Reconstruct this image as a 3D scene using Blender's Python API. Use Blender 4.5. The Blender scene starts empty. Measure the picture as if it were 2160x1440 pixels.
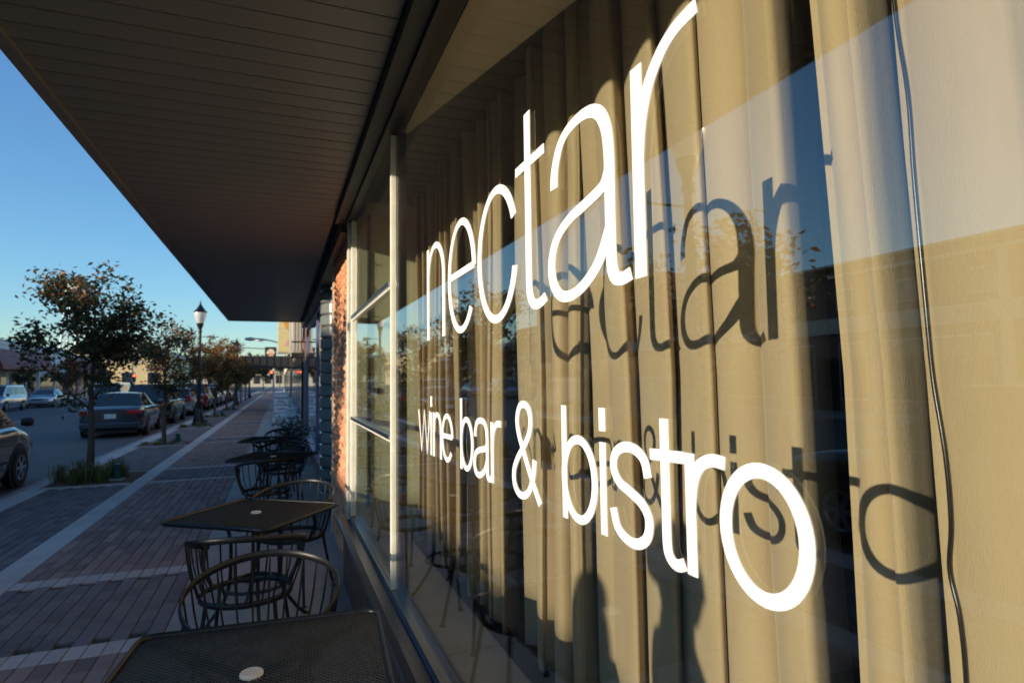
import bpy, bmesh, math, random
from mathutils import Vector, Matrix, Quaternion
R = math.radians
rnd = random.Random(7)
sc = bpy.context.scene
col = sc.collection
# ------------------------------------------------------------------ camera
CAMZ = 1.6
cam_d = bpy.data.cameras.new('camera'); cam = bpy.data.objects.new('camera', cam_d); col.objects.link(cam)
rot = Matrix(((0.93219392, -0.0104052, -0.36180966), (-0.36171514, -0.0634847, -0.93012464), (-0.01329125, 0.99792857, -0.06294377)))
# rows are world X, Y, Z expressed in camera axes, so this matrix takes camera axes to world
cam.matrix_world = Matrix.Translation((0, 0, CAMZ)) @ rot.to_4x4()
cam_d.sensor_width = 36; cam_d.lens = 21.0; cam_d.clip_start = .02; cam_d.clip_end = 5000
cam_d.dof.use_dof = True; cam_d.dof.focus_distance = 1.55; cam_d.dof.aperture_fstop = 5.0
sc.camera = cam
sc.render.resolution_x = 1024; sc.render.resolution_y = 682
# ------------------------------------------------------------------ sky and sun
SUN = Vector((.917, .359, -.173)).normalized()          # the way the light travels
w = bpy.data.worlds.new('World'); sc.world = w; w.use_nodes = True
nt = w.node_tree
sky = nt.nodes.new('ShaderNodeTexSky'); sky.sky_type = 'NISHITA'; sky.sun_disc = False
sky.sun_elevation = math.asin(-SUN.z); sky.sun_rotation = math.atan2(-SUN.x, -SUN.y) % (2*math.pi)
sky.altitude = 300; sky.air_density = 1.25; sky.dust_density = .0; sky.ozone_density = 5.0
bg = nt.nodes['Background']; bg.inputs['Strength'].default_value = .15
nt.links.new(sky.outputs[0], bg.inputs['Color'])
sl = bpy.data.lights.new('sun', 'SUN'); sl.energy = 3.75; sl.angle = R(.5); sl.color = (1.0, .87, .68)
so = bpy.data.objects.new('sun', sl); col.objects.link(so); so.rotation_euler = SUN.to_track_quat('-Z', 'Y').to_euler()
so.location = (-30, -15, 20)
sc.view_settings.view_transform = 'Standard'; sc.view_settings.look = 'None'
sc.view_settings.exposure = 0.85; sc.view_settings.gamma = 1.0; sc.view_settings.use_curve_mapping = False
sc.render.engine = 'CYCLES'
sc.cycles.max_bounces = 10; sc.cycles.transparent_max_bounces = 16
# ------------------------------------------------------------------ materials
MATS = {}
def mat(name, c, rough=.6, metal=0., c2=None, scale=6., bump=0., bscale=None, spec=.5, coat=0., vary=0., attr=False, stretch=None, emit=None, sheen=0., detail=6.):
    if name in MATS: return MATS[name]
    m = bpy.data.materials.new(name); m.use_nodes = True; MATS[name] = m
    n = m.node_tree.nodes; l = m.node_tree.links; p = n['Principled BSDF']
    p.inputs['Roughness'].default_value = rough; p.inputs['Metallic'].default_value = metal
    p.inputs['Specular IOR Level'].default_value = spec
    p.inputs['Coat Weight'].default_value = coat; p.inputs['Coat Roughness'].default_value = .04
    if sheen: p.inputs['Sheen Weight'].default_value = sheen
    if emit: p.inputs['Emission Color'].default_value = (*emit[:3], 1); p.inputs['Emission Strength'].default_value = emit[3]
    src = None
    tc = n.new('ShaderNodeTexCoord'); mp = n.new('ShaderNodeMapping'); l.new(tc.outputs['Object'], mp.inputs['Vector'])
    if stretch: mp.inputs['Scale'].default_value = stretch
    if attr:
        a = n.new('ShaderNodeAttribute'); a.attribute_name = 'Col'; src = a.outputs['Color']
    if c2 is not None:
        no = n.new('ShaderNodeTexNoise'); no.inputs['Scale'].default_value = scale; no.inputs['Detail'].default_value = detail; no.inputs['Roughness'].default_value = .65
        l.new(mp.outputs[0], no.inputs['Vector'])
        r = n.new('ShaderNodeValToRGB'); r.color_ramp.elements[0].position = .32; r.color_ramp.elements[1].position = .68
        r.color_ramp.elements[0].color = (*c, 1); r.color_ramp.elements[1].color = (*c2, 1)
        l.new(no.outputs['Fac'], r.inputs[0])
        if src:
            mx = n.new('ShaderNodeMix'); mx.data_type = 'RGBA'; mx.blend_type = 'MULTIPLY'; mx.inputs[0].default_value = 1
            l.new(src, mx.inputs[6]); l.new(r.outputs[0], mx.inputs[7]); src = mx.outputs[2]
        else: src = r.outputs[0]
    if vary:
        oi = n.new('ShaderNodeObjectInfo'); mr = n.new('ShaderNodeMapRange'); mr.inputs[3].default_value = 1-vary; mr.inputs[4].default_value = 1+vary
        l.new(oi.outputs['Random'], mr.inputs[0])
        mx = n.new('ShaderNodeMix'); mx.data_type = 'RGBA'; mx.blend_type = 'MULTIPLY'; mx.inputs[0].default_value = 1
        if src: l.new(src, mx.inputs[6])
        else: mx.inputs[6].default_value = (*c, 1)
        l.new(mr.outputs[0], mx.inputs[7]); src = mx.outputs[2]
    if src: l.new(src, p.inputs['Base Color'])
    else: p.inputs['Base Color'].default_value = (*c, 1)
    if bump:
        nb = n.new('ShaderNodeTexNoise'); nb.inputs['Scale'].default_value = bscale or scale*4; nb.inputs['Detail'].default_value = 5
        l.new(mp.outputs[0], nb.inputs['Vector'])
        b = n.new('ShaderNodeBump'); b.inputs['Strength'].default_value = bump; b.inputs['Distance'].default_value = .01
        l.new(nb.outputs['Fac'], b.inputs['Height']); l.new(b.outputs[0], p.inputs['Normal'])
    return m
def glass_mat(name, tint, f0, wav=0.):
    """thin window glass: clear straight through, mirror by Schlick's law"""
    m = bpy.data.materials.new(name); m.use_nodes = True; MATS[name] = m
    n = m.node_tree.nodes; l = m.node_tree.links; n.remove(n['Principled BSDF'])
    out = n['Material Output']
    t = n.new('ShaderNodeBsdfTransparent'); t.inputs[0].default_value = (*tint, 1)
    g = n.new('ShaderNodeBsdfGlossy'); g.inputs['Roughness'].default_value = 0.0; g.inputs['Color'].default_value = (1, 1, 1, 1)
    lw = n.new('ShaderNodeLayerWeight'); lw.inputs['Blend'].default_value = .5
    pw = n.new('ShaderNodeMath'); pw.operation = 'POWER'; pw.inputs[1].default_value = 5
    l.new(lw.outputs['Facing'], pw.inputs[0])
    ml = n.new('ShaderNodeMath'); ml.operation = 'MULTIPLY_ADD'; ml.inputs[1].default_value = 1-f0; ml.inputs[2].default_value = f0
    l.new(pw.outputs[0], ml.inputs[0])
    mx = n.new('ShaderNodeMixShader'); l.new(ml.outputs[0], mx.inputs[0]); l.new(t.outputs[0], mx.inputs[1]); l.new(g.outputs[0], mx.inputs[2])
    if wav:
        tc = n.new('ShaderNodeTexCoord'); no = n.new('ShaderNodeTexNoise'); no.inputs['Scale'].default_value = 1.3; no.inputs['Detail'].default_value = 1
        l.new(tc.outputs['Object'], no.inputs['Vector'])
        b = n.new('ShaderNodeBump'); b.inputs['Strength'].default_value = wav; b.inputs['Distance'].default_value = .01
        l.new(no.outputs['Fac'], b.inputs['Height']); l.new(b.outputs[0], g.inputs['Normal'])
    l.new(mx.outputs[0], out.inputs[0])
    return m
def leaf_mat(name):
    m = bpy.data.materials.new(name); m.use_nodes = True; MATS[name] = m
    n = m.node_tree.nodes; l = m.node_tree.links; p = n['Principled BSDF']; out = n['Material Output']
    a = n.new('ShaderNodeAttribute'); a.attribute_name = 'Col'
    l.new(a.outputs['Color'], p.inputs['Base Color']); p.inputs['Roughness'].default_value = .55
    tr = n.new('ShaderNodeBsdfTranslucent'); l.new(a.outputs['Color'], tr.inputs[0])
    mx = n.new('ShaderNodeMixShader'); mx.inputs[0].default_value = .35
    l.new(p.outputs[0], mx.inputs[1]); l.new(tr.outputs[0], mx.inputs[2]); l.new(mx.outputs[0], out.inputs[0])
    return m

M_white = mat('white_vinyl', (.82, .81, .78), .45)
M_alum = mat('cream_painted_aluminium', (.72, .69, .58), .35, .0, c2=(.60, .57, .47), scale=9, spec=.6)
M_alum2 = mat('brushed_aluminium', (.24, .25, .28), .28, 1., c2=(.36, .37, .40), scale=30, stretch=(1, .05, 1), bump=.05)
M_glass = glass_mat('window_glass', (.95, .965, .945), .095, .012)
M_curt = mat('curtain_cloth', (.45, .345, .20), .85, c2=(.36, .27, .155), scale=3, bump=.25, bscale=420, sheen=.25, spec=.15, stretch=(1, 1, .25))
M_soff = mat('soffit_metal', (.155, .14, .115), .45, c2=(.125, .113, .095), scale=1.2, bump=.02, stretch=(.4, 2, 1), spec=.4)
M_dark = mat('dark_paint', (.025, .024, .022), .5)
M_black = mat('black_iron', (.008, .008, .009), .36, .0, c2=(.013, .013, .014), scale=40, bump=.1, bscale=220, spec=.35)
M_green = mat('green_painted_board', (.70, .70, .46), .7, c2=(.63, .64, .41), scale=2.5, bump=.05)
M_ledge = mat('grey_ledge', (.30, .295, .275), .55, c2=(.20, .195, .18), scale=5, bump=.12, bscale=60)
M_brick = mat('red_sandstone_brick', (.56, .18, .075), .85, c2=(.66, .32, .16), scale=7, bump=.9, bscale=26, vary=.28)
M_mort = mat('buff_mortar', (.66, .53, .36), .9, c2=(.46, .36, .24), scale=22, bump=.6, bscale=90)
M_bulk = mat('rusty_stone_panel', (.060, .030, .020), .4, c2=(.16, .075, .045), scale=4.5, bump=.12, bscale=30, spec=.5)
M_conc = mat('concrete', (.33, .315, .30), .85, c2=(.25, .24, .23), scale=2.2, bump=.25, bscale=110, vary=.06)
M_band = mat('pale_concrete', (.48, .455, .43), .85, c2=(.38, .36, .34), scale=2.5, bump=.25, bscale=120, vary=.07)
M_pav_r = mat('red_paver', (.27, .175, .15), .85, c2=(.21, .15, .14), scale=14, bump=.3, bscale=120, vary=.30)
M_pav_d = mat('charcoal_paver', (.165, .14, .145), .85, c2=(.125, .11, .115), scale=14, bump=.3, bscale=120, vary=.22)
M_pav_l = mat('pale_paver', (.46, .42, .40), .85, c2=(.38, .35, .335), scale=14, bump=.3, bscale=120, vary=.10)
M_pav_s = mat('far_pavers', (.9, .9, .9), .88, c2=(.7, .7, .7), scale=14, attr=True)
M_joint = mat('joint_sand', (.045, .04, .036), .95, c2=(.065, .055, .045), scale=9)
M_asph = mat('asphalt', (.088, .087, .088), .75, c2=(.066, .066, .068), scale=.6, bump=.5, bscale=160)
M_soil = mat('mulch', (.075, .045, .028), .95, c2=(.13, .075, .04), scale=25, bump=.9, bscale=60)
M_leaf = leaf_mat('leaf')
M_grass = leaf_mat('grass_blade')
M_bark = mat('bark', (.075, .055, .042), .9, c2=(.13, .10, .075), scale=14, bump=.7, bscale=40, stretch=(1, 1, .25))
M_tyre = mat('tyre_rubber', (.014, .014, .015), .75)
M_rim = mat('alloy_rim', (.55, .55, .56), .3, 1.)
M_cglass = mat('car_glass', (.012, .015, .018), .04, spec=.8)
M_trim = mat('black_trim', (.018, .018, .019), .5)
M_tail = mat('tail_lamp', (.42, .015, .012), .15, coat=.6)
M_head = mat('head_lamp', (.65, .66, .68), .12, coat=.6)
M_plate = mat('number_plate', (.62, .62, .60), .5)
M_chrome = mat('chrome', (.75, .75, .76), .12, 1.)
M_lampg = mat('lamp_globe', (.85, .80, .72), .25, c2=(.74, .70, .66), scale=20)
M_lampg.node_tree.nodes['Principled BSDF'].inputs['Transmission Weight'].default_value = .35
M_signal = mat('signal_red_lens', (.8, .05, .02), .3, emit=(1, .07, .02, 6))
M_blue = mat('blue_painted_metal', (.16, .18, .34), .35, c2=(.12, .14, .28), scale=10)
M_blk = mat('glass_block', (.20, .215, .20), .12, c2=(.14, .15, .145), scale=8, coat=.5, spec=.7)
M_brown = mat('brown_brick_wall', (.155, .085, .06), .85, c2=(.20, .115, .08), scale=8, bump=.5, bscale=40)
M_cream = mat('cream_stucco', (.60, .53, .40), .85, c2=(.52, .46, .35), scale=3, bump=.2)
M_tan = mat('tan_stucco', (.68, .50, .25), .85, c2=(.60, .44, .22), scale=.8, bump=.2)
M_wht = mat('white_stucco', (.62, .62, .62), .8, c2=(.52, .52, .53), scale=1.5, bump=.1)
M_red = mat('red_metal_roof', (.24, .055, .05), .5, c2=(.19, .045, .042), scale=3)
M_dwin = mat('dark_window', (.02, .022, .025), .06, spec=.7)
M_yel = mat('yellow_sign_face', (.74, .64, .30), .5, c2=(.68, .58, .27), scale=4)
M_galv = mat('galvanised_steel', (.35, .36, .37), .45, .7)
M_green2 = mat('green_cap', (.02, .10, .085), .5)
M_pot = mat('white_plastic', (.60, .62, .66), .5)
M_skin = mat('skin', (.45, .28, .20), .55)
M_cloth1 = mat('navy_cloth', (.03, .035, .06), .9)
M_cloth2 = mat('maroon_cloth', (.14, .03, .035), .9)
M_hair = mat('dark_hair', (.025, .018, .013), .6)
M_paint = mat('road_paint', (.55, .53, .47), .8, c2=(.35, .34, .31), scale=5)

# ------------------------------------------------------------------ mesh helpers
ORIG = {}
class MB:
    def __init__(s): s.v = []; s.f = []; s.c = []
    def add(s, vs, fs, c=None):
        b = len(s.v); s.v += [tuple(q) for q in vs]
        for q in fs: s.f.append(tuple(b+i for i in q))
        if c is not None: s.c += [c]*len(fs)
        return s
    def box(s, x0, x1, y0, y1, z0, z1, c=None):
        vs = [(x, y, z) for z in (z0, z1) for y in (y0, y1) for x in (x0, x1)]
        return s.add(vs, [(0, 2, 3, 1), (4, 5, 7, 6), (0, 1, 5, 4), (2, 6, 7, 3), (0, 4, 6, 2), (1, 3, 7, 5)], c)
    def obox(s, c, ax, ay, az, hx, hy, hz):
        c = Vector(c); ax, ay, az = Vector(ax), Vector(ay), Vector(az)
        vs = [c+ax*hx*i+ay*hy*j+az*hz*k for k in (-1, 1) for j in (-1, 1) for i in (-1, 1)]
        return s.add(vs, [(0, 2, 3, 1), (4, 5, 7, 6), (0, 1, 5, 4), (2, 6, 7, 3), (0, 4, 6, 2), (1, 3, 7, 5)])
    def bar(s, a, b, w, h, up=(0, 0, 1)):
        a = Vector(a); b = Vector(b); d = b-a; L = d.length; d.normalize()
        u = Vector(up); sd = d.cross(u)
        if sd.length < 1e-4: sd = d.cross(Vector((1, 0, 0)))
        sd.normalize(); u = sd.cross(d)
        return s.obox((a+b)/2, d, sd, u, L/2, w/2, h/2)
    def tube(s, pts, r, n=8, closed=False, cap=True, flat=None, upv=None):
        pts = [Vector(p) for p in pts]; m = len(pts)
        rs = r if isinstance(r, (list, tuple)) else [r]*m
        rings = []; prev = None
        for i, p in enumerate(pts):
            if closed: t = pts[(i+1) % m]-pts[i-1]
            else: t = pts[min(i+1, m-1)]-pts[max(i-1, 0)]
            t.normalize()
            if upv is not None: a = Vector(upv)
            elif prev is None: a = Vector((0, 0, 1)) if abs(t.z) < .9 else Vector((1, 0, 0))
            else: a = prev
            a = (a-t*a.dot(t)).normalized(); b = t.cross(a); prev = a
            fa, fb = flat if flat else (1, 1)
            rings.append([p+(a*math.cos(k*2*math.pi/n)*fa+b*math.sin(k*2*math.pi/n)*fb)*rs[i] for k in range(n)])
        vs = [q for g in rings for q in g]; fs = []
        for i in range(m if closed else m-1):
            j = (i+1) % m
            for k in range(n): fs.append((i*n+k, i*n+(k+1) % n, j*n+(k+1) % n, j*n+k))
        if cap and not closed: fs.append(tuple(reversed(range(n)))); fs.append(tuple((m-1)*n+k for k in range(n)))
        return s.add(vs, fs)
    def lathe(s, prof, n=16, c=(0, 0, 0), axis='z', a0=0, full=2*math.pi):
        c = Vector(c); vs = []; fs = []; m = len(prof)
        for k in range(n):
            a = a0+full*k/n
            for r, h in prof:
                q = {'z': (r*math.cos(a), r*math.sin(a), h), 'x': (h, r*math.cos(a), r*math.sin(a)), 'y': (r*math.sin(a), h, r*math.cos(a))}[axis]
                vs.append(c+Vector(q))
        for k in range(n):
            k2 = (k+1) % n
            for i in range(m-1): fs.append((k*m+i, k2*m+i, k2*m+i+1, k*m+i+1))
        return s.add(vs, fs)
    def prism(s, poly, h0, h1, axis='z'):
        n = len(poly)
        def q(a, b, h): return {'z': (a, b, h), 'x': (h, a, b), 'y': (a, h, b)}[axis]
        vs = [q(a, b, h0) for a, b in poly]+[q(a, b, h1) for a, b in poly]
        return s.add(vs, [tuple(range(n)), tuple(range(2*n-1, n-1, -1))]+[(i, i+n, (i+1) % n+n, (i+1) % n) for i in range(n)])
    def mesh(s, name, m, off=(0, 0, 0), smooth=None, fix=True):
        o = Vector(off)
        me = bpy.data.meshes.new(name); me.from_pydata([tuple(Vector(q)-o) for q in s.v], [], s.f)
        if fix:
            bm = bmesh.new(); bm.from_mesh(me); bmesh.ops.recalc_face_normals(bm, faces=bm.faces); bm.to_mesh(me); bm.free()
        if s.c:
            a = me.color_attributes.new('Col', 'FLOAT_COLOR', 'CORNER')
            buf = []
            for p in me.polygons: buf += [x for x in (*s.c[p.index], 1.)]*p.loop_total
            a.data.foreach_set('color', buf)
        if smooth is not None:
            me.shade_smooth()
            if smooth < 180: me.set_sharp_from_angle(angle=R(smooth))
        me.materials.append(m); me.update()
        return me
    def build(s, name, m, parent=None, smooth=None, bevel=0., off=None, fix=True, local=False):
        o0 = Vector((0, 0, 0))
        if parent is not None and not local: o0 = ORIG.get(parent.name, Vector((0, 0, 0)))
        if off is not None: o0 = Vector(off)
        me = s.mesh(name, m, o0, smooth, fix)
        o = bpy.data.objects.new(name, me); col.objects.link(o)
        if parent is not None: o.parent = parent; ORIG[o.name] = o0
        elif off is not None: o.location = off; ORIG[o.name] = o0
        if bevel:
            bv = o.modifiers.new('bevel', 'BEVEL'); bv.width = bevel; bv.segments = 2; bv.limit_method = 'ANGLE'; bv.angle_limit = R(35)
        return o
def tag(o, label, cat, group=None, kind=None):
    if label: o['label'] = label
    if cat: o['category'] = cat
    if group: o['group'] = group
    if kind: o['kind'] = kind
    return o
def empty(name, loc, label=None, cat=None, group=None, rz=0):
    e = bpy.data.objects.new(name, None); col.objects.link(e); e.location = loc; e.rotation_euler.z = rz; e.empty_display_size = .1
    ORIG[e.name] = Vector(loc)
    return tag(e, label, cat, group)
def struct(o): o['kind'] = 'structure'; return o
def inst(name, me, parent, loc, rz=0, scale=None):
    o = bpy.data.objects.new(name, me); col.objects.link(o); o.parent = parent
    o.location = Vector(loc)-ORIG.get(parent.name, Vector((0, 0, 0))); o.rotation_euler.z = rz
    if scale: o.scale = scale
    return o
def copy_tree(o, parent=None):
    c = o.copy(); col.objects.link(c); c.parent = parent
    ORIG[c.name] = ORIG.get(o.name, Vector((0, 0, 0)))
    for ch in list(o.children): copy_tree(ch, c)
    return c
def smooth_path(pts, k=6):
    out = []; n = len(pts)
    for i in range(n-1):
        p0 = Vector(pts[max(i-1, 0)]); p1 = Vector(pts[i]); p2 = Vector(pts[i+1]); p3 = Vector(pts[min(i+2, n-1)])
        for j in range(k):
            t = j/k
            out.append(.5*((2*p1)+(p2-p0)*t+(2*p0-5*p1+4*p2-p3)*t*t+(3*p1-p0-3*p2+p3)*t**3))
    out.append(Vector(pts[-1])); return out

W = .55                       # the plane of the shop glass
# ------------------------------------------------------------------ ground, road, pavements
struct(MB().box(-1500, 1500, -900, 2600, -1.2, -.30).build('ground', mat('distant_ground', (.10, .10, .07), .9, c2=(.16, .14, .10), scale=.05)))
road = struct(MB().box(-19.2, -3.62, -80, 420, -.28, -.12).build('road', M_asph))
gut = MB().box(-4.02, -3.625, -80, 420, -.2, -.116)
gut.build('gutter', M_conc, road)
for i in range(24):
    MB().box(-11.75, -11.63, 6+i*9., 9+i*9., -.1199, -.116).build('lane_line', M_paint, road)
side = struct(MB().box(-3.42, 9.0, -40, 420, -.28, -.018).build('sidewalk', M_joint))
kb = struct(MB().box(-3.62, -3.30, -40, 420, -.28, .004).build('kerb', M_band)); 
far_walk = struct(MB().box(-40, -19.2, -80, 420, -.28, 0.0).build('far_sidewalk', M_conc))
# pavers
BANDS = [4.40+6.9*k for k in range(-1, 8)]
def field(y):
    for b in BANDS:
        if b <= y < b+.2 or b+1.5 <= y < b+1.7: return 'l'
        if b+.2 <= y < b+1.5: return 'd'
    return 'r'
def paver_mesh(name, m, lx, ly):
    mb = MB(); b = .004; h = .05
    x, y = lx/2-.002, ly/2-.002
    vs = [(-x, -y, -h), (x, -y, -h), (x, y, -h), (-x, y, -h), (-x, -y, -b), (x, -y, -b), (x, y, -b), (-x, y, -b), (-x+b, -y+b, 0), (x-b, -y+b, 0), (x-b, y-b, 0), (-x+b, y-b, 0)]
    fs = [(8, 9, 10, 11)]+[(i, (i+1) % 4, 4+(i+1) % 4, 4+i) for i in range(4)]+[(4+i, 4+(i+1) % 4, 8+(i+1) % 4, 8+i) for i in range(4)]
    return mb.add(vs, fs).mesh(name, m)
PM = {}
for key, m in (('r', M_pav_r), ('d', M_pav_d), ('l', M_pav_l)): PM[key] = paver_mesh('paver', m, .1, .2); PM[key+'L'] = paver_mesh('paver', m, .102, .2)
cand = []
PLANT = [(11.35, 12.75), (17.7, 19.0), (24.2, 25.4), (31.0, 32.3), (38, 39.2)]
def planter_at(x, y): return x < -2.24 and any(a-.1 < y < b+.1 for a, b in PLANT)
def fill(x0, nc, cw, left):
    y = 2.5; row = 0
    while y < 46:
        for c in range(nc):
            x = x0+cw*(c+.5); yy = y+.1
            k = field(yy) if not left else ('l' if False else 'd')
            if k == 'd' and (c % 2): yy += .1
            if k == 'd' and not left and (c % 2) and field(yy+.1) != 'd': continue
            if planter_at(x, yy): continue
            px = (x/yy)
            cand.append((yy+abs(x)*.2 if px > -.40 else 99, x, yy, k+('L' if left else '')))
        y += .2; row += 1
fill(-1.98, 13, .1, False); fill(-3.30, 10, .106, True)
cand.sort()
for i, (d, x, y, k) in enumerate(cand[:300]): inst('paver', PM[k], side, (x, y, rnd.uniform(-.0015, .0015)))
CP = {'r': (.27, .18, .155), 'd': (.16, .138, .142), 'l': (.46, .42, .40)}
mb = MB()
for d, x, y, k in cand[300:]:
    f = rnd.uniform(.72, 1.28) if k[0] != 'l' else rnd.uniform(.92, 1.08); c = tuple(q*f for q in CP[k[0]])
    hx = .046 if k[-1] != 'L' else .049; dz = rnd.uniform(-.0015, .0015)
    mb.add([(x-hx, y-.096, dz), (x+hx, y-.096, dz), (x+hx, y+.096, dz), (x-hx, y+.096, dz), (x-hx-.003, y-.099, -.016), (x+hx+.003, y-.099, -.016), (x+hx+.003, y+.099, -.016), (x-hx-.003, y+.099, -.016)],
           [(0, 1, 2, 3), (4, 5, 1, 0), (5, 6, 2, 1), (6, 7, 3, 2), (7, 4, 0, 3)], c)
o = mb.build('paver_field', M_pav_s, side, fix=False); o['kind'] = 'stuff'
far = MB().box(-1.98, -.68, 46, 420, -.1, -.001); far.build('far_paving', M_pav_r, side)
MB().box(-3.30, -2.24, 46, 420, -.1, -.001).build('far_paving', M_pav_d, side)
for i in range(60):
    y0 = 2.2+i*1.5
    MB().box(-2.236, -1.984, y0, y0+1.494, -.1, .001).build('concrete_strip', M_band, side, bevel=.004)
for i in range(34):
    y0 = -1.0+i*1.5
    MB().box(-.676, .62, y0, y0+1.49, -.1, .001).build('concrete_slab', M_conc, side, bevel=.004)
MB().box(-.676, 9, 50, 420, -.1, .0).build('concrete_slab', M_conc, side)
MB().box(.62, 9, -39, 50, -.1, .0).build('concrete_slab', M_conc, side)
# planting beds with ornamental grass
for i, (y0, y1) in enumerate(PLANT):
    bed = empty('planting_bed', (-2.86, (y0+y1)/2, 0), ('raised tuft' if False else ['planting bed of long green grass round the nearest street tree trunk', 'planting bed of dry mulch and small tuft round the second street tree', 'planting bed beside the tall street lamp', 'planting bed past the tall street lamp', 'far planting bed near the parked red car'][i]), 'planting bed', 'planting beds along the kerb')
    MB().box(-3.44, -2.26, y0, y1, -.1, .012).build('mulch', M_soil, bed)
    for a, b in ((y0-.05, y0), (y1, y1+.05)): MB().box(-3.40, -2.24, a, b, -.1, .02).build('edging', M_band, bed)
    g = MB(); r2 = random.Random(40+i)
    tufts = 30 if i == 0 else 9
    for t in range(tufts):
        if i == 0: tx, ty = r2.uniform(-3.42, -2.42), r2.uniform(y0+.15, y1-.15)
        else: tx, ty = r2.uniform(-3.3, -2.4), r2.uniform(y0+.2, y1-.2)
        hh = r2.uniform(.22, .40) if i == 0 else r2.uniform(.08, .2)
        for k in range(34):
            a = r2.uniform(0, 6.283); ln = hh*r2.uniform(.6, 1.15); sp = ln*r2.uniform(.25, .8); bx, by = tx+r2.gauss(0, .04), ty+r2.gauss(0, .04)
            dx, dy = math.cos(a), math.sin(a); wd = .006
            c = r2.choice([(.13, .17, .045), (.19, .21, .065), (.10, .13, .04), (.26, .22, .09)])
            p0 = Vector((bx, by, .01)); p1 = Vector((bx+dx*sp*.4, by+dy*sp*.4, ln*.75)); p2 = Vector((bx+dx*sp, by+dy*sp, ln*.9))
            sx = Vector((-dy, dx, 0))*wd
            g.add([p0-sx, p0+sx, p1+sx, p1-sx, p2], [(0, 1, 2, 3), (3, 2, 4)], c)
    o = g.build('grass', M_grass, bed, fix=False); o['kind'] = 'stuff'
    ul = empty('uplight', (-2.52, y0+.5, 0), ['small green capped uplight among the long grass', 'small green uplight on a white pad by the second tree', 'green uplight by the tall street lamp', 'green uplight in a bed past the street lamp', 'green uplight in the far bed'][i], 'uplight', 'garden uplights')
    MB().lathe([(0, .012), (.07, .012), (.07, .05), (.06, .055), (.055, .24), (.06, .25), (.06, .27), (.05, .275), (0, .275)], 14, (-2.52, y0+.5, 0)).build('housing', M_green2, ul, smooth=40)
    MB().box(-2.62, -2.42, y0+.38, y0+.62, -.05, .03).build('pad', M_band, ul)

# ------------------------------------------------------------------ the wine bar storefront
sf = empty('storefront', (W, 2.5, 0), 'wine bar storefront with big lettered window and deep flat canopy', 'shop')
# --- canopy
can = MB().box(-1.09, -1.052, -4, 14.72, 2.985, 3.42).build('canopy', M_soff, sf)
MB().box(-1.05, 2.2, -4, 14.72, 3.06, 3.40).build('canopy_deck', M_dark, can)
MB().box(-1.052, 2.2, 14.70, 14.74, 2.985, 3.42).build('end_fascia', M_soff, can)
pl = MB()
x0, x1 = -1.05, .42
yy = .131
prof = [(-.0655, .03), (-.0625, .0), (.0595, .0), (.0625, .012), (.0655, .012), (.0655, .03)]
plv = MB().prism(prof, 0, x1-x0, 'x'); plm = plv.mesh('soffit_plank', M_soff)
n_pl = int((14.69+1.6)/yy)
for i in range(n_pl): inst('soffit_plank', plm, can, (x0, 14.62-i*yy, 3.0+rnd.uniform(-.0006, .0006)))
MB().box(-1.052, -1.03, -4, 14.7, 2.982, 3.0).build('trim', M_soff, can)
# --- header beam
hd = MB().box(.425, .60, -3, 5.18, 2.93, 3.06).build('header', M_dark, sf)
MB().box(.47, .62, 5.18, 14.7, 2.86, 3.06).build('header', M_dark, sf)
MB().box(.50, .56, -3, 5.14, 2.90, 2.929).build('header_trim', mat('bronze_trim', (.06, .055, .05), .4, .6), sf)
MB().box(.56, .60, -3, 14.7, 3.06, 4.4).build('upper_wall', M_cream, sf)
# --- bulkhead of stone panels under the glass
for i in range(14):
    y1 = 5.12-i*.61
    MB().box(.495, .62, y1-.604, y1, 0, .455).build('stone_panel', M_bulk, sf, bevel=.004)
sill = MB().prism([(.445, .457), (.60, .457), (.60, .53), (.565, .53), (.555, .505), (.48, .495), (.445, .485)], -3, 5.125, 'y').build('sill', mat('dark_sill_metal', (.11, .12, .15), .3, 1., c2=(.08, .09, .12), scale=25, stretch=(1, .08, 1)), sf, bevel=.003)
# --- window
win = MB().box(.532, .572, -3, 4.97, .506, .545).build('window', M_alum2, sf, bevel=.003)
MB().box(.530, .575, 4.905, 4.965, .545, 2.90).build('jamb', M_alum, win, bevel=.004)
MB().box(.512, .545, 5.0, 5.10, .50, 2.93).build('jamb', M_alum, win, bevel=.004)
MB().box(.534, .562, 3.105, 3.13, .545, 2.90).build('mullion', M_alum, win, bevel=.004)
MB().box(.5625, .618, 3.108, 3.135, .40, 2.92).build('mullion_post', mat('brown_post', (.030, .020, .015), .6), win)
for z in (2.10, 1.30):
    MB().box(.535, .565, 3.135, 4.905, z-.018, z-.004).build('rail', M_alum, win, bevel=.002)
    MB().box(.525, .57, 3.135, 4.905, z-.003, z+.022).build('rail', M_alum2, win, bevel=.003)
MB().box(.5475, .5535, -3, 3.104, .545, 2.9).build('pane', M_glass, win)
for a, b in ((.545, 1.282), (1.322, 2.082), (2.122, 2.90)): MB().box(.5475, .5535, 3.131, 4.904, a, b).build('pane', M_glass, win)
for z in (.75, 1.1, 1.55, 1.9, 2.4, 2.7):      # screw heads
    for y in (4.935, 5.05): MB().lathe([(0, -.003), (.006, -.003), (.006, .001)], 8, (.530 if y < 5.0 else .512, y, z), 'x').build('screw', M_galv, win)
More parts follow.
